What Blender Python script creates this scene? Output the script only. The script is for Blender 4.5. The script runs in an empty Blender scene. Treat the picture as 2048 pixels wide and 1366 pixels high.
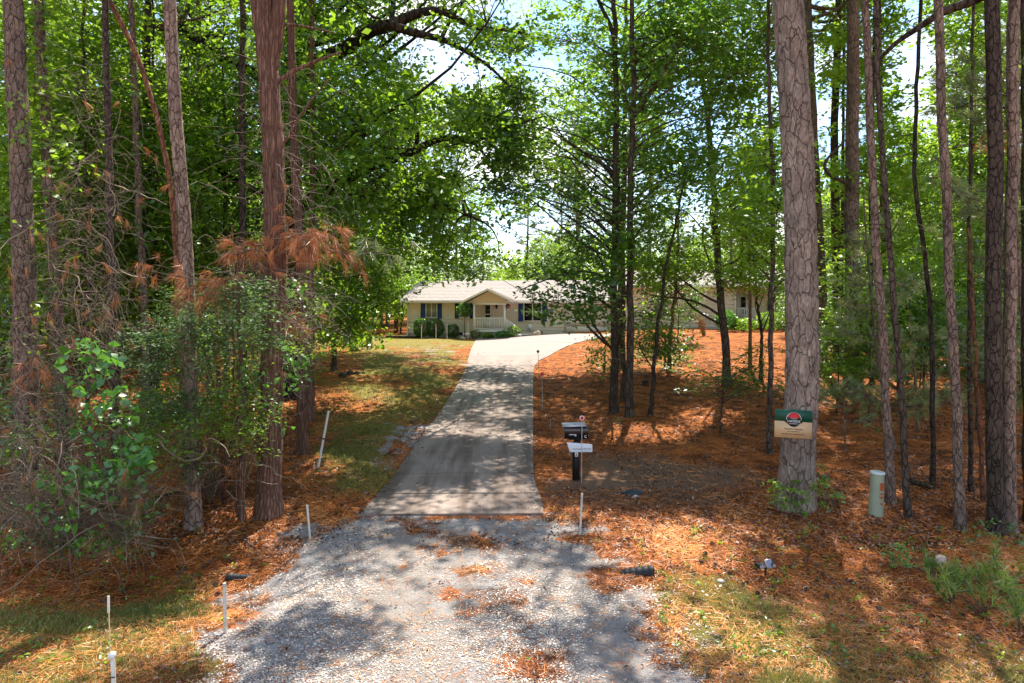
import bpy, math, random
import numpy as np
from math import radians, sin, cos, pi
from mathutils import Vector, Matrix

# ------------------------------------------------------------------ camera, world, sun, exposure
scene = bpy.context.scene
COL = scene.collection
F = 1365.3          # focal length in pixels of the 2048 wide photograph
ZC = 3.8            # camera height
HOR = 600.0         # horizon row
cam = bpy.data.cameras.new('camera')
cam.sensor_width = 36.0
cam.lens = F / 2048 * 36.0
cam.shift_y = -(683 - HOR) / 2048
cam.clip_end = 2000
cam.clip_start = 0.1
camo = bpy.data.objects.new('camera', cam)
COL.objects.link(camo)
camo.location = (0, 0, ZC)
camo.rotation_euler = (radians(90), 0, 0)
scene.camera = camo

SUN_EL, SUN_AZ = 57.0, 15.0      # sun ahead of the camera, slightly to the right
world = bpy.data.worlds.new("World")
scene.world = world
world.use_nodes = True
wn = world.node_tree.nodes; wl = world.node_tree.links
wn.clear()
sky = wn.new('ShaderNodeTexSky'); sky.sky_type = 'NISHITA'; sky.sun_disc = False
sky.sun_elevation = radians(SUN_EL); sky.sun_rotation = radians(SUN_AZ)
sky.air_density = 1.0; sky.dust_density = 0.3
tc = wn.new('ShaderNodeTexCoord')
mp = wn.new('ShaderNodeMapping'); mp.inputs['Scale'].default_value = (1.0, 1.0, 2.2)
nz = wn.new('ShaderNodeTexNoise'); nz.inputs['Scale'].default_value = 3.2; nz.inputs['Detail'].default_value = 8; nz.inputs['Roughness'].default_value = 0.58
cr = wn.new('ShaderNodeValToRGB'); cr.color_ramp.elements[0].position = 0.45; cr.color_ramp.elements[1].position = 0.68
mx = wn.new('ShaderNodeMix'); mx.data_type = 'RGBA'; mx.inputs[7].default_value = (5.2, 5.0, 4.8, 1)
bg = wn.new('ShaderNodeBackground'); bg.inputs['Strength'].default_value = 0.15
wo = wn.new('ShaderNodeOutputWorld')
wl.new(tc.outputs['Generated'], mp.inputs['Vector']); wl.new(mp.outputs[0], nz.inputs['Vector'])
wl.new(nz.outputs['Fac'], cr.inputs['Fac']); wl.new(cr.outputs['Color'], mx.inputs[0])
hs_ = wn.new('ShaderNodeHueSaturation'); hs_.inputs['Saturation'].default_value = 1.15; hs_.inputs['Value'].default_value = .85
wl.new(sky.outputs[0], hs_.inputs['Color']); wl.new(hs_.outputs[0], mx.inputs[6]); wl.new(mx.outputs[2], bg.inputs['Color']); wl.new(bg.outputs[0], wo.inputs['Surface'])

sun = bpy.data.lights.new('sun', 'SUN'); sun.energy = 4.7; sun.angle = radians(0.6); sun.color = (1.0, 0.93, 0.82)
suno = bpy.data.objects.new('sun', sun); COL.objects.link(suno)
sd = Vector((sin(radians(SUN_AZ)) * cos(radians(SUN_EL)), cos(radians(SUN_AZ)) * cos(radians(SUN_EL)), sin(radians(SUN_EL))))
suno.rotation_euler = sd.to_track_quat('Z', 'Y').to_euler()
suno.location = (0, 0, 60)
vs = scene.view_settings
scene.display_settings.display_device = 'sRGB'
vs.view_transform = 'Standard'; vs.look = 'None'; vs.gamma = 1.0; vs.use_curve_mapping = False
vs.exposure = 1.36
scene.render.engine = 'CYCLES'
cy = scene.cycles
cy.max_bounces = 7; cy.diffuse_bounces = 4; cy.glossy_bounces = 2; cy.transmission_bounces = 4
cy.use_denoising = True
try:
    cy.denoising_prefilter = 'ACCURATE'
except Exception:
    pass
cy.sample_clamp_indirect = 6.0

# ------------------------------------------------------------------ helpers: terrain and pixels
RNG = np.random.default_rng(7)
_ph = RNG.uniform(0, 6.28, (40, 2)); _dr = RNG.uniform(0, 6.28, 40)

def fbm(x, y, s=1.0, o=4, seed=0):
    v = 0.0; a = 1.0; t = 0.0
    for k in range(o):
        for j in range(3):
            i = (seed * 7 + k * 3 + j) % 40
            fx = cos(_dr[i]); fy = sin(_dr[i])
            u = (x * fx + y * fy) * s * (2 ** k) + _ph[i, 0]
            w = (-x * fy + y * fx) * s * (2 ** k) * 0.8 + _ph[i, 1]
            v = v + a * np.sin(u + 1.3 * np.sin(w * 0.7)) * np.cos(w)
        t += a * 1.5; a *= 0.5
    return v / t

def sst(x, a, b):
    t = np.clip((x - a) / (b - a), 0, 1)
    return t * t * (3 - 2 * t)

def zg(x, y, detail=True):
    x = np.asarray(x, float); y = np.asarray(y, float)
    z = np.interp(y, [0, 13, 20, 30, 40, 50, 70, 200], [0, 0, .3, .85, 1.0, .98, 1.0, 2.0])
    z = z + .45 * sst(x, -3, 5) * sst(y, 30, 46) + .4 * sst(x, 4, 10) * sst(y, 18, 32)
    off = sst(np.abs(x), 2.3, 3.6)
    z = z - .22 * np.exp(-((y - 9.3) / 1.0) ** 2) * off            # roadside swale
    z = z + .12 * off * sst(y, 10.5, 12.5) * (1 - sst(y, 26, 40))   # woods floor a little above the drive
    if not detail: return z
    z = z + (.05 * fbm(x, y, .55, 3, 1) + .02 * fbm(x, y, 2.3, 2, 2)) * (0.15 + .85 * sst(np.abs(x + .02 * y), 2.0, 4.5))
    return z

def W(px, py, d):
    return np.array([(px - 1024) / F * d, d, ZC - (py - HOR) / F * d])

def G(px, py):
    px = np.asarray(px, float); py = np.maximum(np.asarray(py, float), HOR + 22)
    d = F * (ZC - .6) / (py - HOR)
    for it in range(32):
        z = zg((px - 1024) / F * d, d, it > 23)
        d = .6 * d + .4 * F * (ZC - z) / (py - HOR)
        d = np.clip(d, 2, 150)
    x = (px - 1024) / F * d
    return np.stack([x, d, zg(x, d)], -1)

def proj(P):
    return 1024 + F * P[..., 0] / P[..., 1], HOR - F * (P[..., 2] - ZC) / P[..., 1]

# ------------------------------------------------------------------ helpers: objects
def tag(o, label=None, cat=None, group=None, kind=None):
    if label: o['label'] = label
    if cat: o['category'] = cat
    if group: o['group'] = group
    if kind: o['kind'] = kind
    return o

def empty(name, loc, rz=0.0):
    o = bpy.data.objects.new(name, None); COL.objects.link(o)
    o.location = tuple(float(v) for v in loc); o.rotation_euler = (0, 0, rz); o.empty_display_size = .2
    return o

def copy_tree(root, parent=None):
    c = root.copy(); COL.objects.link(c); c.parent = parent
    for ch in root.children:
        copy_tree(ch, c)
    return c

class MB:
    """collects faces and links them as one mesh object"""
    def __init__(s):
        s.v = []; s.q = []; s.t = []; s.qt = []; s.tt = []; s.n = 0
    def add(s, v, q=None, t=None, tint=None):
        v = np.asarray(v, float).reshape(-1, 3)
        if q is not None and len(q):
            q = np.asarray(q, int); s.q.append(q + s.n)
            s.qt.append(np.broadcast_to(np.asarray(.5 if tint is None else tint, float), (len(q),)))
        if t is not None and len(t):
            t = np.asarray(t, int); s.t.append(t + s.n)
            s.tt.append(np.broadcast_to(np.asarray(.5 if tint is None else tint, float), (len(t),)))
        s.v.append(v); s.n += len(v)
        return s
    def box(s, x0, x1, y0, y1, z0, z1, tint=.5):
        v = [(x0, y0, z0), (x1, y0, z0), (x1, y1, z0), (x0, y1, z0), (x0, y0, z1), (x1, y0, z1), (x1, y1, z1), (x0, y1, z1)]
        return s.add(v, [(0, 3, 2, 1), (4, 5, 6, 7), (0, 1, 5, 4), (1, 2, 6, 5), (2, 3, 7, 6), (3, 0, 4, 7)], tint=tint)
    def tube(s, pts, rad, sides=6, cap=True, tint=.5, rough=0.0, rng=None):
        P = np.asarray(pts, float); n = len(P); rad = np.broadcast_to(np.asarray(rad, float), (n,))
        T = np.gradient(P, axis=0); T /= np.maximum(np.linalg.norm(T, axis=1, keepdims=True), 1e-9)
        a = np.array([1., 0, 0]) if abs(T[0, 0]) < .9 else np.array([0, 1., 0])
        N = np.zeros_like(P); b = np.cross(T[0], a); b /= np.linalg.norm(b); N[0] = b
        for i in range(1, n):
            w = N[i - 1] - T[i] * np.dot(N[i - 1], T[i]); N[i] = w / max(np.linalg.norm(w), 1e-9)
        B = np.cross(T, N)
        th = np.linspace(0, 2 * pi, sides, endpoint=False)
        R = rad[:, None] * np.ones((1, sides))
        if rough and rng is not None:
            R = R * (1 + rough * rng.normal(0, 1, R.shape))
        V = P[:, None, :] + R[..., None] * (np.cos(th)[None, :, None] * N[:, None, :] + np.sin(th)[None, :, None] * B[:, None, :])
        i = np.arange(n - 1)[:, None] * sides; j = np.arange(sides)[None, :]; k = (j + 1) % sides
        Q = np.stack([i + j, i + k, i + sides + k, i + sides + j], -1).reshape(-1, 4)
        s.add(V.reshape(-1, 3), Q, tint=tint)
        if cap:
            c = np.concatenate([V[-1], P[-1:]]); t = [(m, (m + 1) % sides, sides) for m in range(sides)]
            s.add(c, t=t, tint=tint)
            c = np.concatenate([V[0], P[:1]]); t = [((m + 1) % sides, m, sides) for m in range(sides)]
            s.add(c, t=t, tint=tint)
        return s
    def tubes(s, P, R, sides=3, tint=.5):
        P = np.asarray(P, float); m, n, _ = P.shape
        if m == 0: return s
        R = np.broadcast_to(np.asarray(R, float), (m, n))
        T = np.gradient(P, axis=1); T /= np.maximum(np.linalg.norm(T, axis=2, keepdims=True), 1e-9)
        ax = (P[:, -1] - P[:, 0]); ax /= np.maximum(np.linalg.norm(ax, axis=1, keepdims=True), 1e-9)
        ref = np.where(np.abs(ax[:, 2:3]) > .8, np.array([[1., 0, 0]]), np.array([[0, 0, 1.]]))[:, None, :]
        N = np.cross(T, ref); N /= np.maximum(np.linalg.norm(N, axis=2, keepdims=True), 1e-9); B = np.cross(T, N)
        th = np.linspace(0, 2 * pi, sides, endpoint=False)
        V = P[:, :, None, :] + R[:, :, None, None] * (np.cos(th)[None, None, :, None] * N[:, :, None, :] + np.sin(th)[None, None, :, None] * B[:, :, None, :])
        i = (np.arange(m) * n * sides)[:, None, None] + (np.arange(n - 1) * sides)[None, :, None] + np.arange(sides)[None, None, :]
        k = (np.arange(sides) + 1) % sides - np.arange(sides)
        Q = np.stack([i, i + k, i + sides + k, i + sides], -1).reshape(-1, 4)
        return s.add(V.reshape(-1, 3), Q, tint=tint)
    def build(s, name, mat, parent=None, origin=(0, 0, 0), smooth=False):
        me = bpy.data.meshes.new(name)
        V = np.concatenate(s.v) - np.asarray(origin, float)
        Q = np.concatenate(s.q) if s.q else np.zeros((0, 4), int)
        T = np.concatenate(s.t) if s.t else np.zeros((0, 3), int)
        me.vertices.add(len(V)); me.vertices.foreach_set('co', V.astype(np.float32).ravel())
        nl = len(Q) * 4 + len(T) * 3
        me.loops.add(nl); me.loops.foreach_set('vertex_index', np.concatenate([Q.ravel(), T.ravel()]).astype(np.int32))
        me.polygons.add(len(Q) + len(T))
        st = np.concatenate([np.arange(len(Q)) * 4, len(Q) * 4 + np.arange(len(T)) * 3])
        me.polygons.foreach_set('loop_start', st.astype(np.int32))
        tint = np.concatenate(([np.concatenate(s.qt)] if s.qt else []) + ([np.concatenate(s.tt)] if s.tt else []))
        at = me.attributes.new('tint', 'FLOAT', 'FACE'); at.data.foreach_set('value', tint.astype(np.float32))
        if smooth:
            me.polygons.foreach_set('use_smooth', np.ones(len(Q) + len(T), bool))
        me.update(calc_edges=True)
        if mat: me.materials.append(mat)
        o = bpy.data.objects.new(name, me); COL.objects.link(o)
        if parent is not None: o.parent = parent
        else: o.location = tuple(float(v) for v in origin)
        return o

def bevel(o, w=.01, seg=2):
    m = o.modifiers.new('bevel', 'BEVEL'); m.width = w; m.segments = seg; m.limit_method = 'ANGLE'
    return o

def share(name, src, parent, loc=(0, 0, 0), rz=0, sc=1.0):
    o = bpy.data.objects.new(name, src.data if hasattr(src, 'data') else src); COL.objects.link(o)
    o.parent = parent; o.location = loc; o.rotation_euler = (0, 0, rz); o.scale = (sc,) * 3
    return o

# ------------------------------------------------------------------ materials
MATS = {}
def newmat(name):
    m = bpy.data.materials.new(name); m.use_nodes = True
    n = m.node_tree.nodes; n.clear()
    o = n.new('ShaderNodeOutputMaterial')
    MATS[name] = m
    return m, n, m.node_tree.links, o

def ramp(n, pts):
    r = n.new('ShaderNodeValToRGB'); e = r.color_ramp.elements
    while len(e) < len(pts): e.new(.5)
    for i, (p, c) in enumerate(pts):
        e[i].position = p; e[i].color = (*c, 1)
    return r

def noise(n, l, vec, scale, detail=4, rough=.55, dist=0.0):
    t = n.new('ShaderNodeTexNoise'); t.inputs['Scale'].default_value = scale; t.inputs['Detail'].default_value = detail
    t.inputs['Roughness'].default_value = rough; t.inputs['Distortion'].default_value = dist
    if vec is not None: l.new(vec, t.inputs['Vector'])
    return t

def mixc(n, l, fac, a, b, mode='MIX'):
    m = n.new('ShaderNodeMix'); m.data_type = 'RGBA'; m.blend_type = mode
    for s, v in ((0, fac), (6, a), (7, b)):
        if isinstance(v, (int, float)): m.inputs[s].default_value = v
        elif isinstance(v, tuple): m.inputs[s].default_value = (*v, 1)
        else: l.new(v, m.inputs[s])
    return m.outputs[2]

def math_(n, l, op, a, b=0.0):
    m = n.new('ShaderNodeMath'); m.operation = op
    for i, v in enumerate((a, b)):
        if isinstance(v, (int, float)): m.inputs[i].default_value = v
        else: l.new(v, m.inputs[i])
    return m.outputs[0]

def simple(name, col, rough=.6, metal=0.0, var=.12, scale=8.0, bump=0.0, spec=.4):
    m, n, l, o = newmat(name)
    p = n.new('ShaderNodeBsdfPrincipled'); p.inputs['Roughness'].default_value = rough; p.inputs['Metallic'].default_value = metal
    p.inputs['Specular IOR Level'].default_value = spec
    tc = n.new('ShaderNodeTexCoord')
    t = noise(n, l, tc.outputs['Object'], scale, 6, .65)
    c = tuple(max(0, v * (1 - var * 1.6)) for v in col); d = tuple(min(1, v * (1 + var)) for v in col)
    r = ramp(n, [(.3, c), (.7, d)]); l.new(t.outputs['Fac'], r.inputs['Fac'])
    l.new(r.outputs['Color'], p.inputs['Base Color'])
    if bump:
        b = n.new('ShaderNodeBump'); b.inputs['Strength'].default_value = bump; b.inputs['Distance'].default_value = .02
        l.new(t.outputs['Fac'], b.inputs['Height']); l.new(b.outputs[0], p.inputs['Normal'])
    l.new(p.outputs[0], o.inputs['Surface'])
    return m

def leafmat(name, dark, mid, bright, trans, tfac=.42, gloss=.05, grough=.4, objvar=.42):
    m, n, l, o = newmat(name)
    a = n.new('ShaderNodeAttribute'); a.attribute_name = 'tint'
    oi = n.new('ShaderNodeObjectInfo')
    f = math_(n, l, 'ADD', a.outputs['Fac'], math_(n, l, 'MULTIPLY', math_(n, l, 'SUBTRACT', oi.outputs['Random'], .5), objvar))
    r = ramp(n, [(.05, dark), (.5, mid), (.95, bright)]); l.new(f, r.inputs['Fac'])
    d = n.new('ShaderNodeBsdfDiffuse'); l.new(r.outputs['Color'], d.inputs['Color'])
    t = n.new('ShaderNodeBsdfTranslucent')
    l.new(mixc(n, l, .5, r.outputs['Color'], trans), t.inputs['Color'])
    s = n.new('ShaderNodeMixShader'); s.inputs[0].default_value = tfac
    l.new(d.outputs[0], s.inputs[1]); l.new(t.outputs[0], s.inputs[2])
    g = n.new('ShaderNodeBsdfGlossy'); g.inputs['Roughness'].default_value = grough; g.inputs['Color'].default_value = (1, 1, 1, 1)
    s2 = n.new('ShaderNodeMixShader'); s2.inputs[0].default_value = gloss
    l.new(s.outputs[0], s2.inputs[1]); l.new(g.outputs[0], s2.inputs[2])
    l.new(s2.outputs[0], o.inputs['Surface'])
    return m

leafmat('oak_leaf', (.022, .075, .008), (.065, .19, .014), (.16, .31, .02), (.50, .78, .03), .55, .05)
leafmat('forest_leaf', (.028, .09, .010), (.08, .22, .016), (.2, .36, .025), (.55, .80, .04), .55, .05)
leafmat('dark_leaf', (.018, .065, .010), (.05, .15, .015), (.11, .25, .02), (.28, .52, .03), .45, .07)
leafmat('glossy_leaf', (.035, .09, .025), (.075, .16, .05), (.14, .24, .08), (.3, .5, .08), .35, .045, .6)
leafmat('bright_leaf', (.04, .14, .02), (.07, .24, .03), (.14, .34, .05), (.25, .6, .05), .42, .06)
leafmat('pine_needle', (.05, .09, .02), (.13, .19, .045), (.30, .34, .11), (.42, .5, .12), .3, .08)
leafmat('far_needle', (.03, .055, .018), (.065, .10, .032), (.12, .15, .05), (.2, .26, .08), .3, .05)
leafmat('seedling_needle', (.06, .12, .015), (.15, .25, .03), (.32, .42, .07), (.45, .6, .08), .35, .07)
leafmat('dead_needle', (.20, .06, .02), (.44, .155, .05), (.55, .23, .09), (.5, .2, .06), .25, .04)
leafmat('dry_grass', (.25, .11, .04), (.5, .25, .10), (.7, .42, .2), (.6, .4, .2), .3, .03)
leafmat('grass_blade', (.055, .095, .014), (.20, .20, .035), (.50, .35, .11), (.4, .45, .08), .35, .03)
leafmat('straw', (.13, .040, .013), (.56, .175, .040), (.84, .38, .12), (.4, .15, .05), .12, .03)
leafmat('litter_leaf', (.07, .03, .018), (.22, .11, .07), (.46, .32, .24), (.3, .15, .06), .15, .03)
leafmat('stone_chip', (.12, .092, .07), (.38, .325, .275), (.74, .67, .59), (.3, .3, .3), .0, .02)

def bark(name, scale, plate, plate2, crack, zs=.5, bump=.9, width=.10, dist=.35, fine=.5):
    m, n, l, o = newmat(name)
    p = n.new('ShaderNodeBsdfPrincipled'); p.inputs['Roughness'].default_value = .9; p.inputs['Specular IOR Level'].default_value = .15
    tc = n.new('ShaderNodeTexCoord'); oi = n.new('ShaderNodeObjectInfo')
    mp = n.new('ShaderNodeMapping'); mp.inputs['Scale'].default_value = (1, 1, zs); l.new(tc.outputs['Object'], mp.inputs['Vector'])
    nz = noise(n, l, mp.outputs[0], scale * .5, 3)
    add = n.new('ShaderNodeVectorMath'); add.operation = 'MULTIPLY_ADD'
    l.new(nz.outputs['Color'], add.inputs[0]); add.inputs[1].default_value = (dist * 3 / scale,) * 3; l.new(mp.outputs[0], add.inputs[2])
    v = n.new('ShaderNodeTexVoronoi'); v.feature = 'DISTANCE_TO_EDGE'; v.inputs['Scale'].default_value = scale; l.new(add.outputs[0], v.inputs['Vector'])
    v2 = n.new('ShaderNodeTexVoronoi'); v2.feature = 'F1'; v2.inputs['Scale'].default_value = scale; l.new(add.outputs[0], v2.inputs['Vector'])
    v3 = n.new('ShaderNodeTexVoronoi'); v3.feature = 'DISTANCE_TO_EDGE'; v3.inputs['Scale'].default_value = scale * .47; l.new(add.outputs[0], v3.inputs['Vector'])
    wn_ = noise(n, l, mp.outputs[0], scale * .35, 2)
    wv = math_(n, l, 'ADD', v.outputs['Distance'], math_(n, l, 'MULTIPLY', math_(n, l, 'SUBTRACT', wn_.outputs['Fac'], .36), .35))
    em_ = math_(n, l, 'MINIMUM', wv, math_(n, l, 'MULTIPLY', v3.outputs['Distance'], .8))
    edge = ramp(n, [(0, (0, 0, 0)), (width, (1, 1, 1))]); l.new(em_, edge.inputs['Fac'])
    sep = n.new('ShaderNodeSeparateColor'); l.new(v2.outputs['Color'], sep.inputs[0])
    fn = noise(n, l, mp.outputs[0], scale * 2.6, 8, .78)
    big = noise(n, l, tc.outputs['Object'], 1.3, 3)
    f = math_(n, l, 'ADD', math_(n, l, 'MULTIPLY', sep.outputs[0], .55), math_(n, l, 'MULTIPLY', fn.outputs['Fac'], .45))
    c = mixc(n, l, f, plate, plate2)
    rr = ramp(n, [(.35, (.72, .72, .72)), (.65, (1.18, 1.15, 1.1))]); l.new(big.outputs['Fac'], rr.inputs['Fac'])
    c = mixc(n, l, 1.0, c, rr.outputs['Color'], 'MULTIPLY')
    fr = ramp(n, [(.32, (.42, .42, .42)), (.66, (1.3, 1.3, 1.3))]); l.new(fn.outputs['Fac'], fr.inputs['Fac'])
    c = mixc(n, l, fine, c, fr.outputs['Color'], 'MULTIPLY')
    c = mixc(n, l, edge.outputs['Color'], crack, c)
    hs = n.new('ShaderNodeHueSaturation'); l.new(c, hs.inputs['Color'])
    l.new(math_(n, l, 'ADD', .75, math_(n, l, 'MULTIPLY', oi.outputs['Random'], .5)), hs.inputs['Value'])
    l.new(hs.outputs[0], p.inputs['Base Color'])
    h = math_(n, l, 'ADD', math_(n, l, 'MULTIPLY', edge.outputs['Color'], 1.0), math_(n, l, 'ADD', math_(n, l, 'MULTIPLY', fn.outputs['Fac'], .4), math_(n, l, 'MULTIPLY', sep.outputs[1], .5)))
    b = n.new('ShaderNodeBump'); b.inputs['Strength'].default_value = bump; b.inputs['Distance'].default_value = .02
    l.new(h, b.inputs['Height']); l.new(b.outputs[0], p.inputs['Normal'])
    l.new(p.outputs[0], o.inputs['Surface'])
    return m

bark('pine_plate_bark', 15, (.19, .14, .115), (.43, .355, .305), (.095, .07, .058), .34, 1.0, .028, .6, 1.0)
bark('pine_bark', 26, (.14, .095, .075), (.36, .27, .22), (.085, .056, .043), .36, 1.0, .05, .6, .9)
bark('dark_bark', 26, (.055, .042, .034), (.13, .098, .078), (.022, .017, .014), .36, 1.0, .06, .5)
bark('cedar_bark', 34, (.18, .09, .06), (.36, .22, .165), (.09, .048, .034), .10, 1.0, .16, .2)
bark('grey_bark', 20, (.075, .058, .044), (.16, .125, .095), (.03, .022, .017), .3, .8, .10, .4)
bark('oak_bark', 14, (.055, .042, .034), (.13, .10, .08), (.016, .012, .01), .3, 1.0, .12, .4)
bark('red_bark', 22, (.20, .085, .05), (.32, .15, .09), (.08, .035, .022), .35, .7, .08, .3)
simple('twig', (.13, .095, .07), .9, var=.4, scale=3)
simple('pale_twig', (.30, .235, .18), .9, var=.5, scale=2)
simple('vine_stem', (.21, .155, .11), .9, var=.55, scale=2)

# ground
def ground_material():
    m, n, l, o = newmat('forest_floor')
    p = n.new('ShaderNodeBsdfPrincipled'); p.inputs['Roughness'].default_value = .95; p.inputs['Specular IOR Level'].default_value = .1
    tc = n.new('ShaderNodeTexCoord'); pos = tc.outputs['Object']
    at = n.new('ShaderNodeAttribute'); at.attribute_name = 'cover'
    sep = n.new('ShaderNodeSeparateColor'); l.new(at.outputs['Color'], sep.inputs[0])
    n1 = noise(n, l, pos, 38, 8, .75, .6); n2 = noise(n, l, pos, 2.2, 5, .6); n3 = noise(n, l, pos, 9, 5, .65)
    mpa = n.new('ShaderNodeMapping'); mpa.inputs['Scale'].default_value = (90, 14, 30); mpa.inputs['Rotation'].default_value = (0, 0, .6); l.new(pos, mpa.inputs['Vector'])
    mpb = n.new('ShaderNodeMapping'); mpb.inputs['Scale'].default_value = (90, 14, 30); mpb.inputs['Rotation'].default_value = (0, 0, -.8); l.new(pos, mpb.inputs['Vector'])
    na = noise(n, l, mpa.outputs[0], 1, 4, .7); nb = noise(n, l, mpb.outputs[0], 1, 4, .7)
    fib = math_(n, l, 'MAXIMUM', na.outputs['Fac'], nb.outputs['Fac'])
    straw = ramp(n, [(.38, (.07, .022, .009)), (.52, (.34, .108, .03)), (.63, (.62, .21, .055)), (.78, (.60, .30, .13))]); l.new(fib, straw.inputs['Fac'])
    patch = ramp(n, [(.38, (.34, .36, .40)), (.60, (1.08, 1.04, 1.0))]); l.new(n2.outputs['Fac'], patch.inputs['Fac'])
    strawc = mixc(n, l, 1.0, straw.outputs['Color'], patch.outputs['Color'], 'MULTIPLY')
    gr = ramp(n, [(.3, (.05, .06, .014)), (.5, (.13, .13, .03)), (.7, (.30, .22, .07))]); l.new(n1.outputs['Fac'], gr.inputs['Fac'])
    gr2 = ramp(n, [(.35, (.09, .13, .02)), (.6, (.42, .26, .075))]); l.new(n3.outputs['Fac'], gr2.inputs['Fac'])
    grassc = mixc(n, l, .45, gr.outputs['Color'], gr2.outputs['Color'])
    vo = n.new('ShaderNodeTexVoronoi'); vo.inputs['Scale'].default_value = 34; l.new(pos, vo.inputs['Vector'])
    vs_ = n.new('ShaderNodeSeparateColor'); l.new(vo.outputs['Color'], vs_.inputs[0])
    gv = ramp(n, [(.0, (.13, .125, .13)), (.5, (.26, .255, .265)), (1, (.46, .45, .45))]); l.new(vs_.outputs[0], gv.inputs['Fac'])
    fine = ramp(n, [(.35, (.30, .275, .26)), (.65, (.47, .44, .42))]); l.new(n1.outputs['Fac'], fine.inputs['Fac'])
    gvm = ramp(n, [(.42, (0, 0, 0)), (.58, (1, 1, 1))]); l.new(n3.outputs['Fac'], gvm.inputs['Fac'])
    gravel = mixc(n, l, gvm.outputs['Color'], fine.outputs['Color'], gv.outputs['Color'])
    gpb = ramp(n, [(.45, (0, 0, 0)), (.62, (.6, .6, .6))]); l.new(n2.outputs['Fac'], gpb.inputs['Fac'])
    gravel = mixc(n, l, gpb.outputs['Color'], gravel, (.20, .135, .09))
    sand = ramp(n, [(.35, (.23, .195, .165)), (.65, (.41, .365, .325))]); l.new(n1.outputs['Fac'], sand.inputs['Fac'])
    gravel = mixc(n, l, math_(n, l, 'MULTIPLY', at.outputs['Alpha'], .9), gravel, sand.outputs['Color'])
    dr = ramp(n, [(.3, (.09, .052, .032)), (.52, (.20, .122, .075)), (.72, (.34, .225, .15))]); l.new(n1.outputs['Fac'], dr.inputs['Fac'])
    def msk(s, lo=.35, hi=.65, w=.5):
        a = math_(n, l, 'ADD', s, math_(n, l, 'MULTIPLY', math_(n, l, 'SUBTRACT', n3.outputs['Fac'], .5), w * 1.6))
        a = math_(n, l, 'ADD', a, math_(n, l, 'MULTIPLY', math_(n, l, 'SUBTRACT', n1.outputs['Fac'], .5), w))
        r = ramp(n, [(lo, (0, 0, 0)), (hi, (1, 1, 1))]); l.new(a, r.inputs['Fac'])
        return r.outputs['Color']
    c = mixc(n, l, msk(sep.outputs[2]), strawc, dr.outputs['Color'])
    c = mixc(n, l, msk(sep.outputs[0], .35, .65, .9), c, grassc)
    c = mixc(n, l, msk(sep.outputs[1], .4, .6, .7), c, gravel)
    l.new(c, p.inputs['Base Color'])
    h = math_(n, l, 'ADD', n1.outputs['Fac'], math_(n, l, 'MULTIPLY', fib, 1.0))
    b = n.new('ShaderNodeBump'); b.inputs['Strength'].default_value = .9; b.inputs['Distance'].default_value = .03
    l.new(h, b.inputs['Height']); l.new(b.outputs[0], p.inputs['Normal'])
    l.new(p.outputs[0], o.inputs['Surface'])
    return m
ground_material()

def concrete_material():
    m, n, l, o = newmat('concrete')
    p = n.new('ShaderNodeBsdfPrincipled'); p.inputs['Roughness'].default_value = .85; p.inputs['Specular IOR Level'].default_value = .25
    tc = n.new('ShaderNodeTexCoord'); pos = tc.outputs['Object']
    n1 = noise(n, l, pos, 60, 6, .7); n2 = noise(n, l, pos, .9, 5, .6)
    mp = n.new('ShaderNodeMapping'); mp.inputs['Scale'].default_value = (2.0, .16, 1); l.new(pos, mp.inputs['Vector'])
    n3 = noise(n, l, mp.outputs[0], 1, 5, .6)
    r1 = ramp(n, [(.3, (.225, .172, .142)), (.7, (.36, .29, .245))]); l.new(n2.outputs['Fac'], r1.inputs['Fac'])
    r2 = ramp(n, [(.40, (.50, .46, .43)), (.56, (1.0, 1.0, 1.0))]); l.new(n3.outputs['Fac'], r2.inputs['Fac'])
    r3 = ramp(n, [(.3, (.82, .82, .82)), (.7, (1.1, 1.1, 1.1))]); l.new(n1.outputs['Fac'], r3.inputs['Fac'])
    c = mixc(n, l, 1, r1.outputs['Color'], r2.outputs['Color'], 'MULTIPLY'); c = mixc(n, l, 1, c, r3.outputs['Color'], 'MULTIPLY')
    at = n.new('ShaderNodeAttribute'); at.attribute_name = 'tint'      # the upper parking pad blends to a paler concrete tone
    c = mixc(n, l, at.outputs['Fac'], c, mixc(n, l, n2.outputs['Fac'], (.25, .20, .175), (.33, .27, .245)))
    l.new(c, p.inputs['Base Color'])
    b = n.new('ShaderNodeBump'); b.inputs['Strength'].default_value = .25; b.inputs['Distance'].default_value = .01
    l.new(n1.outputs['Fac'], b.inputs['Height']); l.new(b.outputs[0], p.inputs['Normal'])
    l.new(p.outputs[0], o.inputs['Surface'])
concrete_material()

# ------------------------------------------------------------------ ground sheet with cover masks
def poly_world(pp):
    return G([p[0] for p in pp], [p[1] for p in pp])[:, :2]

def inside(poly, x, y):
    r = np.zeros(x.shape, bool); n = len(poly); j = n - 1
    for i in range(n):
        xi, yi = poly[i]; xj, yj = poly[j]
        if yi != yj:
            c = ((yi > y) != (yj > y)) & (x < (xj - xi) * (y - yi) / (yj - yi) + xi)
            r ^= c
        j = i
    return r

def soft(poly, x, y, w=.3):
    s = 0.0
    wv = w * (.5 + y / 18)
    for a, b in ((0, 0), (1, 0), (-1, 0), (0, 1), (0, -1), (.7, .7), (-.7, .7), (.7, -.7), (-.7, -.7)):
        s = s + inside(poly, x + a * wv, y + b * wv).astype(float)
    return s / 9

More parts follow.
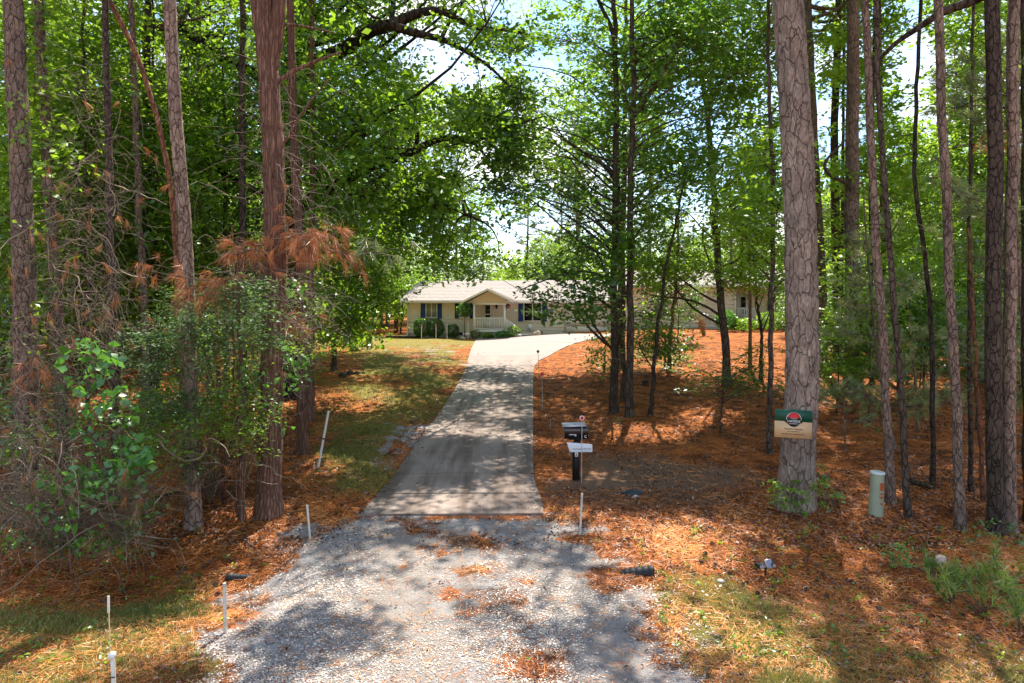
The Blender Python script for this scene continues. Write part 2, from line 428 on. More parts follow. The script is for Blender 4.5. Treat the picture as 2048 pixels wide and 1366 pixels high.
P_grav = poly_world([(655, 1022), (1150, 1022), (1190, 1100), (1270, 1180), (1340, 1260), (1430, 1420), (1430, 1700), (330, 1700), (380, 1420), (455, 1250), (520, 1150), (590, 1085)])
P_strip = poly_world([(830, 1035), (960, 1035), (1010, 1130), (1090, 1250), (1180, 1420), (1180, 1500), (980, 1500), (980, 1366), (920, 1200), (850, 1110)])
P_trackL = poly_world([(760, 1035), (880, 1035), (905, 1150), (970, 1400), (690, 1400), (715, 1200)])
P_trackR = poly_world([(1010, 1035), (1095, 1035), (1235, 1200), (1390, 1400), (1170, 1400), (1080, 1180)])
def tracks(x, y):
    return np.clip(np.maximum(soft(P_trackL, x, y, .5), soft(P_trackR, x, y, .5)) + .45 * fbm(x, y, 1.9, 3, 19), 0, 1)
P_gravL = poly_world([(735, 930), (800, 845), (850, 835), (880, 838), (800, 925)])
P_gravU = poly_world([(780, 712), (800, 690), (945, 684), (940, 745), (915, 770), (880, 740)])
P_lawn = poly_world([(650, 940), (690, 690), (640, 679), (860, 672), (960, 676), (945, 700), (930, 745), (905, 790), (860, 850), (800, 930), (740, 1000), (690, 1000)])
P_lawn2 = poly_world([(600, 690), (640, 671), (960, 671), (960, 692), (700, 700)])
P_grassL = poly_world([(-500, 1190), (120, 1215), (330, 1190), (470, 1215), (480, 1420), (400, 1700), (-900, 1700)])
P_grassR = poly_world([(1250, 1180), (1380, 1160), (1560, 1195), (1800, 1265), (2048, 1330), (2500, 1400), (2700, 1700), (1380, 1700), (1360, 1300)])
P_dirt = poly_world([(1080, 960), (1130, 890), (1300, 900), (1480, 930), (1560, 985), (1500, 1030), (1250, 1040), (1110, 1010)])
P_bankgrass = poly_world([(1180, 720), (1260, 690), (1420, 690), (1400, 730), (1240, 760)])

def covers(x, y):
    n = fbm(x, y, 1.5, 4, 3); n2 = fbm(x, y, 4.0, 3, 5)
    grass = np.maximum.reduce([soft(P_lawn, x, y, .5) * .62, soft(P_lawn2, x, y, .5) * .95, soft(P_grassL, x, y, .5) * .92, soft(P_grassR, x, y, .45) * .72, soft(P_bankgrass, x, y, .6) * .45])
    grass = np.clip(grass + .55 * n * (grass > .02), 0, 1)
    grav = np.maximum.reduce([soft(P_grav, x, y, .55) * (1 - .45 * soft(P_strip, x, y, .4)), soft(P_gravL, x, y, .35) * .95, soft(P_gravU, x, y, .8) * .5])
    grav = np.clip(grav + .5 * n2 * (grav > .02) - .12 * (grav > 0) * (grav < .9), 0, 1)
    dirt = np.clip(np.maximum(soft(P_dirt, x, y, .6) * .72 + .22 * n, soft(P_strip, x, y, .45) * .75 + .3 * n2), 0, 1)
    return grass, grav, dirt

def build_ground():
    ys = np.concatenate([np.arange(-30, 4, 3.0), np.arange(4, 16, .11), np.arange(16, 34, .3), np.arange(34, 70, .8), np.geomspace(70, 900, 22)])
    hx = np.concatenate([np.arange(0, 9, .12), np.arange(9, 30, .5), np.geomspace(30, 900, 18)])
    xs = np.concatenate([-hx[:0:-1], hx])
    X, Y = np.meshgrid(xs, ys)
    Z = zg(X, Y)
    # small humps of straw and leaves
    near = sst(Y, 5, 7) * (1 - sst(Y, 30, 45)); offr = sst(np.abs(X), 2.0, 3.2)
    Z = Z + near * offr * .018 * fbm(X, Y, 6.0, 2, 8)
    nx, ny = len(xs), len(ys)
    V = np.stack([X, Y, Z], -1).reshape(-1, 3)
    i = np.arange(ny - 1)[:, None] * nx + np.arange(nx - 1)[None, :]
    Q = np.stack([i, i + 1, i + nx + 1, i + nx], -1).reshape(-1, 4)
    b = MB(); b.add(V, Q)
    o = b.build('ground', MATS['forest_floor'], smooth=True)
    g, r, d = covers(X.ravel(), Y.ravel())
    col = np.stack([g, r, d, tracks(X.ravel(), Y.ravel()) * (Y.ravel() > 4) * (Y.ravel() < 13)], -1).astype(np.float32)
    at = o.data.color_attributes.new('cover', 'FLOAT_COLOR', 'POINT'); at.data.foreach_set('color', col.ravel())
    tag(o, kind='structure')
build_ground()

# ------------------------------------------------------------------ driveway
def build_drive():
    rows = [(1030, 722, 1086), (1010, 738, 1085), (990, 757, 1079), (968, 776, 1070), (950, 791, 1067), (925, 807, 1066), (900, 825, 1066), (875, 843, 1066), (851, 863, 1066),
            (820, 884, 1066), (789, 904, 1066), (770, 915, 1066), (754, 924, 1066), (742, 930, 1067), (732, 934, 1070), (722, 936, 1078), (713, 938, 1098),
            (706, 940, 1109), (700, 942, 1120), (693, 945, 1134), (687, 948, 1150), (681, 952, 1176), (676, 957, 1200), (671, 1015, 1235), (667.5, 1045, 1260)]
    joints = {2: 0, 4: 0, 8: 0, 12: 0, 16: 0, 20: 0}
    b = MB(); nc = 12
    R = []
    for py, a, c in rows:
        L = G(a, py); Rr = G(c, py)
        t = np.linspace(0, 1, nc)[:, None]
        P = L * (1 - t) + Rr * t
        P[:, 2] = np.minimum(zg(P[:, 0], P[:, 1]).max(), P[:, 2] + .3) if False else zg(P[:, 0], P[:, 1])
        R.append(P)
    gap = .045
    for i in range(len(R) - 1):
        A = R[i].copy(); B = R[i + 1].copy()
        m = 5
        if i in joints:
            d = (B - A); d /= np.linalg.norm(d, axis=1, keepdims=True); A = A + d * gap
        t = np.linspace(0, 1, m)[:, None, None]
        S = A[None] * (1 - t) + B[None] * t
        S[..., 2] = zg(S[..., 0], S[..., 1]) + .035
        V = S.reshape(-1, 3)
        k = np.arange(m - 1)[:, None] * nc + np.arange(nc - 1)[None, :]
        Q = np.stack([k, k + 1, k + nc + 1, k + nc], -1).reshape(-1, 4)
        tint = 0.0 if i < 13 else min(1.0, (i - 12) / 4)
        b.add(V, Q, tint=tint)
        # skirts on the outer edges
        for e in (S[:, 0], S[:, -1]) + ((S[0],) if i == 0 or i in joints else ()):
            lo = e.copy(); lo[:, 2] -= .12; n_ = len(e)
            q = [(j, j + 1, n_ + j + 1, n_ + j) for j in range(n_ - 1)]
            b.add(np.concatenate([e, lo]), q, tint=tint)
    o = b.build('driveway', MATS['concrete'], smooth=False)
    tag(o, kind='structure')
build_drive()

# ------------------------------------------------------------------ foliage primitives
def leaf_faces(mb, C, L, w, rng, up=.8, droop=.35, tint=None, fold=.25):
    """one folded kite per centre"""
    n = len(C)
    if n == 0: return
    L = np.broadcast_to(L, (n,)); 
    nrm = rng.normal(0, 1, (n, 3)) * (1 - up) * 1.2 + np.array([0, 0, up]); nrm /= np.linalg.norm(nrm, axis=1, keepdims=True)
    dr = rng.normal(0, 1, (n, 3)); dr[:, 2] = dr[:, 2] * .4 - droop
    dr -= nrm * (dr * nrm).sum(1, keepdims=True); dr /= np.maximum(np.linalg.norm(dr, axis=1, keepdims=True), 1e-6)
    sd_ = np.cross(nrm, dr)
    a = C - dr * (L * .5)[:, None]; tip = C + dr * (L * .5)[:, None] - nrm * (L * .12)[:, None]
    mid = C - dr * (L * .05)[:, None] + nrm * (L * fold * .35)[:, None]
    l = mid + sd_ * (L * w * .5)[:, None] ; r = mid - sd_ * (L * w * .5)[:, None]
    cm = mid - nrm * (L * fold * .35)[:, None]
    V = np.stack([a, l, tip, r, cm], 1).reshape(-1, 3)
    k = np.arange(n)[:, None] * 5
    T = np.concatenate([k + np.array([[0, 4, 1]]), k + np.array([[1, 4, 2]]), k + np.array([[2, 4, 3]]), k + np.array([[3, 4, 0]])], 1).reshape(-1, 3)
    tt = rng.uniform(0, 1, n) if tint is None else tint
    mb.add(V, t=T, tint=np.repeat(tt, 4))

def leaf_quads(mb, C, L, w, rng, up=.7, droop=.3, tint=None):
    """cheaper: one bent quad per leaf"""
    n = len(C)
    if n == 0: return
    L = np.broadcast_to(L, (n,))
    nrm = rng.normal(0, 1, (n, 3)) * (1 - up) * 1.2 + np.array([0, 0, up]); nrm /= np.linalg.norm(nrm, axis=1, keepdims=True)
    dr = rng.normal(0, 1, (n, 3)); dr[:, 2] = dr[:, 2] * .4 - droop
    dr -= nrm * (dr * nrm).sum(1, keepdims=True); dr /= np.maximum(np.linalg.norm(dr, axis=1, keepdims=True), 1e-6)
    s_ = np.cross(nrm, dr)
    a = C - dr * (L * .5)[:, None]; tip = C + dr * (L * .5)[:, None] - nrm * (L * .1)[:, None]
    l = C + s_ * (L * w * .5)[:, None] + nrm * (L * .06)[:, None]; r = C - s_ * (L * w * .5)[:, None] + nrm * (L * .06)[:, None]
    V = np.stack([a, l, tip, r], 1).reshape(-1, 3)
    Q = np.arange(n)[:, None] * 4 + np.array([[0, 1, 2, 3]])
    mb.add(V, Q, tint=rng.uniform(0, 1, n) if tint is None else tint)

def tufts(mb, C, D, n, L, w, rng, spread=.9, droop=.15, tint=None):
    """needle tufts: n thin blades round each direction D"""
    m = len(C)
    if m == 0: return
    C = np.repeat(C, n, 0); D = np.repeat(D, n, 0)
    d = D + rng.normal(0, spread, (m * n, 3)); d[:, 2] -= droop
    d /= np.maximum(np.linalg.norm(d, axis=1, keepdims=True), 1e-6)
    ll = L * rng.uniform(.65, 1.1, m * n)
    s_ = np.cross(d, rng.normal(0, 1, (m * n, 3))); s_ /= np.maximum(np.linalg.norm(s_, axis=1, keepdims=True), 1e-6)
    C = C + D * rng.uniform(-.06, .06, (m * n, 1))
    tip = C + d * ll[:, None]; tip[:, 2] -= droop * ll * .35
    V = np.stack([C - s_ * w / 2, C + s_ * w / 2, tip], 1).reshape(-1, 3)
    T = np.arange(m * n)[:, None] * 3 + np.array([[0, 1, 2]])
    tt = rng.uniform(0, 1, m) if tint is None else np.broadcast_to(tint, (m,))
    tt = np.clip(np.repeat(tt, n) + rng.normal(0, .15, m * n), 0, 1)
    mb.add(V, t=T, tint=tt)

def spray(mb, C, r, nleaf, L, w, rng, flat=.38, up=.75, quads=True, tb=.5, tv=.22):
    """leaf clusters: nleaf leaves in a flattened blob round each C"""
    m = len(C)
    if m == 0: return
    r = np.broadcast_to(r, (m,))
    K = np.repeat(np.arange(m), nleaf)
    off = rng.normal(0, .55, (m * nleaf, 3)); off[:, 2] *= flat
    # each cluster tilts a little
    tilt = rng.normal(0, .28, (m, 2))[K]
    off[:, 2] += off[:, 0] * tilt[:, 0] + off[:, 1] * tilt[:, 1]
    P = C[K] + off * r[K][:, None]
    ct = np.clip(rng.normal(tb, tv, m), 0, 1)[K]
    tint = np.clip(ct + rng.normal(0, .2, m * nleaf), 0, 1)
    LL = L * (np.clip(rng.normal(1, .22, m), .6, 1.5))[K] * rng.uniform(.5, 1.25, m * nleaf)
    (leaf_quads if quads else leaf_faces)(mb, P, LL, w, rng, up=up, tint=tint)

def curve_pts(a, b, n, rng, bow=.12, sag=0.0):
    t = np.linspace(0, 1, n)[:, None]
    a = np.asarray(a, float); b = np.asarray(b, float); L = np.linalg.norm(b - a)
    P = a * (1 - t) + b * t
    k = rng.normal(0, bow * L, 3); k2 = rng.normal(0, bow * L * .5, 3)
    P = P + np.sin(t * pi) * k + np.sin(t * 2 * pi) * k2
    P[:, 2] += (np.sin(t * pi) * sag * L)[:, 0]
    return P

def curves(A, B, n, rng, bow=.12, sag=0.0):
    A = np.asarray(A, float); B = np.asarray(B, float); m = len(A)
    t = np.linspace(0, 1, n)[None, :, None]; L = np.linalg.norm(B - A, axis=1)[:, None, None]
    P = A[:, None] * (1 - t) + B[:, None] * t + np.sin(t * pi) * rng.normal(0, bow, (m, 1, 3)) * L + np.sin(t * 2 * pi) * rng.normal(0, bow * .5, (m, 1, 3)) * L
    P[..., 2] += (np.sin(t * pi) * sag * L)[..., 0]
    return P

def nearest(pool, C):
    return np.array([((pool - c) ** 2).sum(1).argmin() for c in C], int)

def limbs_to(mb, path, rad, C, rng, klimb=14, r0=.4, twig=.006, sides=5):
    """limbs from the trunk to some cluster centres and twigs from the limbs to the others"""
    path = np.asarray(path); rad = np.asarray(rad)
    if len(C) == 0: return
    idx = rng.permutation(len(C)); lim = idx[:klimb]; rest = idx[klimb:]
    pool = [path]; 
    zt = path[:, 2]
    for i in lim:
        c = C[i]
        hd = np.linalg.norm(c[:2] - np.array([np.interp(c[2], zt, path[:, 0]), np.interp(c[2], zt, path[:, 1])]))
        za = np.clip(c[2] - .45 * hd - .2, zt[0] + .25 * (zt[-1] - zt[0]) * 0 + .6, zt[-1])
        a = np.array([np.interp(za, zt, path[:, 0]), np.interp(za, zt, path[:, 1]), za]); ra = np.interp(za, zt, rad)
        P = curve_pts(a, c, 9, rng, .06, .10)
        rr = max(.009, min(ra * r0, .010 + .015 * np.linalg.norm(c - a)))
        mb.tube(P, np.linspace(rr, .008, 9), sides, cap=False)
        pool.append(P[2:])
    pool = np.concatenate(pool)
    if len(rest):
        A = pool[nearest(pool, C[rest])]; L = np.linalg.norm(C[rest] - A, axis=1)[:, None]
        t = np.linspace(0, 1, 5)[None]
        mb.tubes(curves(A, C[rest], 5, rng, .08, .05), twig * ((1 + .5 * L) * (1 - t) + .5 * t))

# places where the sky or the house shows through: sprays in front of these are left out
GAPS = [(930, 140, 82, 38), (1015, 22, 46, 26), (1085, 130, 42, 30), (940, 325, 50, 26), (1440, 272, 26, 36), (1385, 190, 22, 20), (1100, 500, 42, 26), (1095, 420, 22, 18),
        (1830, 115, 46, 50), (1840, 215, 30, 30), (985, 470, 20, 20), (1480, 60, 26, 20), (1340, 250, 18, 14), (1690, 260, 14, 30)]
BOXES = [(800, 556, 1048, 1400), (1048, 640, 1210, 1400), (1350, 575, 1440, 668), (1470, 582, 1520, 662), (1532, 590, 1575, 655)]
def keep(C, boxes=True, rng=None, pg=.97):
    px, py = proj(C)
    ok = np.ones(len(C), bool)
    for x, y, a, b in GAPS:
        hit = ((px - x) / (a + 8)) ** 2 + ((py - y) / (b + 8)) ** 2 < 1
        ok &= ~(hit & (RNG.uniform(0, 1, len(C)) < pg))
    if boxes:
        for x0, y0, x1, y1 in BOXES:
            ok &= ~((px > x0 - 14) & (px < x1 + 14) & (py > y0 - 10) & (py < y1))
    return ok

# patches of ground (seen in the photograph) that the sun reaches: leaf clusters are cut away to let it through
SD = np.array(sd)
LIT = [(1400, 1090, 150, 45), (1560, 1130, 180, 48), (1980, 1290, 100, 30), (1500, 1250, 110, 26), (1640, 1300, 90, 22), (1350, 1200, 60, 22),
       (1290, 868, 80, 24), (1180, 950, 70, 12), (1120, 890, 60, 12), (1150, 1040, 34, 28), (1260, 1062, 70, 28), (840, 1130, 80, 28), (800, 1175, 70, 28), (1180, 1190, 110, 24), (860, 1235, 44, 22),
       (820, 1335, 70, 24), (1000, 1335, 60, 24), (1000, 975, 50, 13), (880, 990, 60, 9), (840, 1015, 40, 8), (1000, 1015, 40, 9), (1040, 1000, 40, 8), (1020, 930, 50, 8), (880, 860, 34, 7), (1000, 872, 60, 7),
       (1020, 830, 50, 7), (990, 775, 60, 6), (430, 1060, 70, 40), (500, 1040, 30, 40), (650, 930, 30, 30), (250, 1210, 40, 12), (60, 1275, 45, 10), (170, 1312, 50, 14), (420, 1290, 44, 16), (330, 1225, 30, 10), (560, 1200, 50, 14), (80, 1345, 50, 14),
       (950, 688, 320, 16), (1130, 722, 60, 34), (1430, 704, 330, 44), (1720, 772, 190, 46), (1850, 725, 110, 52), (720, 745, 34, 6), (740, 790, 34, 7), (720, 815, 34, 12), (1420, 830, 60, 26)]
def landing(C):
    z = np.zeros(len(C))
    for _ in range(4):
        g = C - SD * ((C[:, 2] - z) / SD[2])[:, None]; z = zg(g[:, 0], g[:, 1])
    g[:, 1] = np.maximum(g[:, 1], 2.0); g[:, 2] = z
    return g
SUNPTS = [(W(590, 480, 11.6), .8), (W(650, 490, 11.7), .7), (W(480, 510, 11.5), .6), (W(400, 565, 11), .8), (W(500, 565, 11), .6), (W(300, 660, 11), .7), (W(430, 610, 11), .8), (W(180, 740, 9.4), .6), (W(210, 930, 9.2), .7),
          (W(200, 480, 11), .9), (W(180, 650, 10.5), .8), (W(1700, 540, 17), .9), (W(2020, 260, 13), .9), (W(2020, 640, 14.5), .8), (W(1950, 1170, 9), .9), (W(2030, 1190, 9), .7), (W(380, 850, 11), .6), (W(720, 560, 24), 1.2), (W(700, 640, 23), 1.0)]
def sunny(C, grow=1.0):
    g = landing(C); px, py = proj(g); d = g[:, 1]; hit = np.zeros(len(C), bool)
    ax, by = .5 * F / d, .42 * F * (ZC - g[:, 2]) / d ** 2
    for x, y, a, b in LIT: hit |= ((px - x) / (a * .95 + ax)) ** 2 + ((py - y) / (b * .95 + by)) ** 2 < 1
    for q, r in SUNPTS:
        v = C - q; t = v @ SD; dd = np.linalg.norm(v - t[:, None] * SD, axis=1); hit |= (t > .6) & (dd < r + .5)
    return hit
def shade(C, p=.97):
    return C[~(sunny(C) & (RNG.uniform(0, 1, len(C)) < p))]
def added_canopy(x0, x1, n, y0=7.0, y1=19.0, p=.98):
    """unseen leaf clusters added above the picture to shade the ground"""
    gx = rng.uniform(x0, x1, n); gy = rng.uniform(y0, y1, n); g = np.stack([gx, gy, zg(gx, gy)], -1)
    h = (600 * gy + 5187) / 975 + .8 + rng.uniform(0, 1, n) ** 1.5 * 4
    C = g + SD * (h / SD[2])[:, None]
    C = C[fbm(gx, gy, 2.3, 3, 21) < .36]
    return shade(C, p)

DENS = 1.0
def rects(rs, rng, boxes=True):
    out = []
    for x0, y0, x1, y1, d0, d1, n in rs:
        n = int(n * (DENS if boxes else 1))
        px = rng.uniform(x0, x1, n); py = rng.uniform(y0, y1, n); d = rng.uniform(d0, d1, n)
        C = np.stack([(px - 1024) / F * d, d, ZC - (py - HOR) / F * d], -1)
        C = C[C[:, 2] > zg(C[:, 0], C[:, 1]) + .15]
        C = C[keep(C, boxes)]; out.append(shade(C) if boxes else C)
    return np.concatenate(out) if out else np.zeros((0, 3))

def smooth_path(P, n):
    P = np.asarray(P, float)
    s = np.concatenate([[0], np.cumsum(np.linalg.norm(np.diff(P, axis=0), axis=1))])
    t = np.linspace(0, s[-1], n)
    # Catmull-Rom like smoothing through cosine-free linear sampling and averaging
    Q = np.stack([np.interp(t, s, P[:, k]) for k in range(3)], -1)
    for _ in range(3):
        Q[1:-1] = .25 * Q[:-2] + .5 * Q[1:-1] + .25 * Q[2:]
    return Q

def trunk_path(base, pix, H, n=26, dlean=0.0, rng=None, wob=.02):
    """base = ground point; pix = pixels the trunk passes through, at the base's distance; goes on to height H"""
    d = base[1]
    P = [np.array(base) - np.array([0, 0, .15])]
    for px, py in pix:
        w = W(px, py, d + dlean * (base[2] + 0)); P.append(w)
    P = np.array(P)
    if P[-1, 2] < base[2] + H:
        v = P[-1] - P[-2]; v = v / max(v[2], .1); v[:2] *= .6
        P = np.vstack([P, P[-1] + v * (base[2] + H - P[-1, 2])])
    Q = smooth_path(P, n)
    if rng is not None:
        Q[1:, :2] += rng.normal(0, wob, (n - 1, 2))
    return Q

def trunk_radii(n, r, flare=.45, taper=.62, z=None):
    t = np.linspace(0, 1, n)
    k = r * (1 - taper * t) 
    zz = z - z[0] if z is not None else t * 15
    return k * (1 + flare * np.exp(-zz / max(.28, 2.2 * r)))

# shared crowns for trees whose tops stand above the picture
def pine_crown_mesh(seed, h0, h1, R, ntuft, nn, L, w, mat, name):
    rng = np.random.default_rng(seed)
    c = MB(); br = MB()
    nb = 46; tc_ = []; td = []; tw_ = []
    for i in range(nb):
        t = (i + rng.uniform(0, 1)) / nb
        z = h0 + (h1 - h0) * t; a = rng.uniform(0, 2 * pi)
        rr = R * (1 - t) ** .55 * rng.uniform(.55, 1.05) + .25
        e = np.array([cos(a) * rr, sin(a) * rr, z + rr * rng.uniform(.05, .4)])
        P = curve_pts((0, 0, z), e, 7, rng, .05, -.06)
        br.tube(P, np.linspace(.02 + .018 * rr, .01, 7), 4, cap=False)
        k = max(3, int(ntuft / nb * (.4 + rr / R)))
        for j in range(k):
            s = rng.uniform(.35, 1.0) ** .8; q = P[min(6, int(s * 6))]
            o = rng.normal(0, .30 * (.4 + .6 * s) * min(1.2, rr), 3); o[2] = abs(o[2]) * .6
            tc_.append(q + o); dd = np.array([cos(a), sin(a), .5]) + rng.normal(0, .5, 3); td.append(dd / np.linalg.norm(dd))
            tw_.append([q, q + o])
    br.tubes(np.array(tw_), np.array([[.007, .004]]))
    tufts(c, np.array(tc_), np.array(td), nn, L, w, rng, spread=.75, droop=.1, tint=rng.uniform(.2, .8, len(tc_)))
    return c, br

def hidden_mesh(mb, name, mat):
    o = mb.build(name, MATS[mat]); me = o.data; bpy.data.objects.remove(o); return me

TPINE = []
for sd_, in ((101,), (102,), (103,)):
    c, br = pine_crown_mesh(sd_, 0, 9.0, 3.6, 520, 20, .26, .016, 'far_needle', 'pine')
    TPINE.append((hidden_mesh(c, 'crown', 'far_needle'), hidden_mesh(br, 'limbs', 'pine_bark')))

def near_tree(name, label, base, pix, wpx, barkm, H, rng, crown=None, cat='tree', group=None, sides=14, flare=.45, taper=.55, rough=.025, wob=.012, crown_z=.55, n=30):
    b = G(*base); b = np.array(b, float)
    path = trunk_path(b, pix, H, n, rng=rng, wob=wob)
    r = wpx / 2 / F * b[1]
    rad = trunk_radii(len(path), r, flare, taper, path[:, 2])
    root = empty(name, b); tag(root, label, cat, group)
    m = MB(); m.tube(path, rad, sides, rough=rough, rng=rng)
    tr = m
    if crown is not None:
        k = crown % 3
        z = H * crown_z
        px_ = np.interp(b[2] + z, path[:, 2], path[:, 0]); py_ = np.interp(b[2] + z, path[:, 2], path[:, 1])
        c = share('crown', TPINE[k][0], root, (px_ - b[0], py_ - b[1], z), rng.uniform(0, 6), (H - z) / 9 * 1.05)
        c2 = share('limbs', TPINE[k][1], root, c.location, c.rotation_euler[2], c.scale[0])
    return root, b, path, rad, tr

def finish(tr, root, b, barkm, name='trunk'):
    return tr.build(name, MATS[barkm], root, b, smooth=True)

def stubs(tr, path, rad, rng, z0, z1, n, L=.6, r=.012):
    for i in range(n):
        z = rng.uniform(z0, z1)
        a = np.array([np.interp(z, path[:, 2], path[:, 0]), np.interp(z, path[:, 2], path[:, 1]), z])
        th = rng.uniform(0, 2 * pi); ll = L * rng.uniform(.3, 1.2)
        e = a + np.array([cos(th) * ll, sin(th) * ll, rng.uniform(-.25, .35) * ll])
        tr.tube(curve_pts(a, e, 6, rng, .08), np.linspace(r, .004, 6), 4, cap=False)

def twigs(path, rng, z0, z1, n, L=.9, r=.005, droop=-.5):
    m = MB()
    for i in range(n):
        z = rng.uniform(z0, z1)
        a = np.array([np.interp(z, path[:, 2], path[:, 0]), np.interp(z, path[:, 2], path[:, 1]), z])
        th = rng.uniform(0, 2 * pi); ll = L * rng.uniform(.4, 1.3)
        e = a + np.array([cos(th) * ll, sin(th) * ll, droop * ll * rng.uniform(0, 1)])
        P = curve_pts(a, e, 8, rng, .14, .12)
        m.tube(P, np.linspace(r, r * .35, 8), 3, cap=False)
        for k in range(2):
            s = P[rng.integers(3, 7)]; v = rng.normal(0, .25 * ll, 3); v[2] -= .1 * ll
            m.tube(curve_pts(s, s + v, 5, rng, .1), np.linspace(r * .6, r * .25, 5), 3, cap=False)
    return m

# ------------------------------------------------------------------ trees: left side
rng = np.random.default_rng(11)
PN = 'pine_tree'
def pine(label, base, pix, wpx, barkm, H=21, crown=0, stub=0, group=None, name=PN, tw=0, twz=(1, 8), crown_z=.55, **kw):
    root, b, path, rad, tr = near_tree(name, label, base, pix, wpx, barkm, H, rng, crown, group=group, crown_z=crown_z, **kw)
    if stub: stubs(tr, path, rad, rng, b[2] + 2, b[2] + 8, stub)
    finish(tr, root, b, barkm)
    if tw:
        twigs(path, rng, b[2] + twz[0], b[2] + twz[1], tw).build('dead_twigs', MATS['pale_twig'], root, b)
    return root, b, path, rad

pine('thick grey-brown pine trunk at the far left edge, its foot buried in the tangle', (58, 1035), [(52, 700), (46, 480), (36, 200), (28, 0)], 46, 'pine_bark', 20, 0, stub=10)
pine('slim dark pine trunk just right of the thickest left-edge pine', (128, 925), [(112, 600), (104, 460), (88, 200), (74, 0)], 25, 'pine_bark', 21, 1, stub=8)
pine('thin dark trunk wrapped in hanging dead vines at left', (232, 970), [(228, 700), (222, 480), (214, 200), (211, 0)], 17, 'dark_bark', 18, 2, stub=14, tw=26)
pine('thin leaning reddish trunk slanting down behind the straight scaly pine', (372, 960), [(352, 480), (338, 330), (318, 250), (290, 150), (262, 70), (208, -10)], 12, 'red_bark', 13, None, taper=.3, wob=.004)
pine('straight scaly pine with pale plates standing left of the forked cedar', (387, 1056), [(384, 800), (374, 560), (366, 440), (352, 220), (337, 0)], 29, 'pine_bark', 22, 2, stub=7, taper=.4)
pine('reddish sapling trunk leaning left of the forked cedar, lit at its foot', (452, 1008), [(444, 880), (438, 760), (432, 640)], 14, 'red_bark', 4.0, None, taper=.7)
pine('slim straight trunk between the scaly pine and the forked cedar', (485, 1042), [(483, 860), (480, 740), (478, 620), (476, 560)], 13, 'cedar_bark', 4.8, None, stub=0, taper=.6)
pine('thinnest bare stem beside the slim trunk left of the forked cedar', (473, 1036), [(472, 960), (470, 880), (468, 760)], 6, 'red_bark', 5, None)

# the forked cedar
root, cb, cpath, crad, tr = near_tree('cedar_tree', 'stout reddish shaggy-barked cedar with a forked top, centre left', (538, 1028),
    [(540, 900), (546, 700), (550, 500), (546, 300), (538, 180), (533, 90)], 45, 'cedar_bark', 9.0, rng, None, sides=22, taper=.15, rough=.04, flare=.5)
d = cb[1]
for q, r0 in (([(536, 130), (520, 60), (508, -20), (500, -120)], .12), ([(536, 150), (556, 60), (560, -30), (566, -160)], .15)):
    P = smooth_path([W(x, y, d) for x, y in q], 10); tr.tube(P, np.linspace(r0, r0 * .6, 10), 12, rough=.04, rng=rng)
for q, r0 in (([(551, 165), (585, 142), (640, 118), (684, 104)], .045), ([(562, 48), (610, 52), (670, 66)], .03), ([(560, 300), (610, 215), (663, 152)], .03),
              ([(548, 480), (500, 500), (440, 520)], .02), ([(548, 560), (600, 545), (660, 560)], .018)):
    P = smooth_path([W(x, y, d + .12 * i) for i, (x, y) in enumerate(q)], 10); tr.tube(P, np.linspace(r0, r0 * .35, 10), 7)
stubs(tr, cpath, crad, rng, cb[2] + 2.5, cb[2] + 8, 14, L=.8, r=.014)
finish(tr, root, cb, 'cedar_bark')
twigs(cpath, rng, cb[2] + 2.6, cb[2] + 7.5, 70, L=1.2, r=.006).build('dead_twigs', MATS['pale_twig'], root, cb)

# more cedars behind it
r2, b2, p2, _ = pine('narrower cedar standing right behind the forked cedar, ending in a bare base', (605, 908), [(606, 760), (604, 600), (592, 400), (586, 200), (580, 0)], 22, 'cedar_bark', 16, None, stub=10, name='cedar_tree', tw=34, twz=(1.5, 9))
r3, b3, p3, _ = pine('thin cedar rightmost of the cedars, at the edge of the lawn', (621, 843), [(622, 700), (624, 520), (625, 300), (624, 0)], 14, 'cedar_bark', 17, None, stub=8, name='cedar_tree', tw=16, twz=(2, 9))
pine('dark pole trunk deep in the woods between the scaly pine and the cedar', (486, 860), [(486, 600), (484, 300), (484, 0)], 16, 'dark_bark', 22, 1)
pine('grey pole trunk seen behind the leaning reddish trunk', (296, 880), [(290, 600), (276, 420), (270, 200), (262, 0)], 16, 'pine_bark', 20, 0, tw=8)
pine('brown trunk deep in shade beyond the pale glossy shrub', (302, 840), [(300, 700), (298, 560), (296, 300)], 17, 'dark_bark', 20, 2)
pine('reddish trunk leaning among the shaded trunks beyond the glossy shrub', (424, 800), [(418, 720), (412, 620), (404, 400)], 14, 'red_bark', 19, 0)

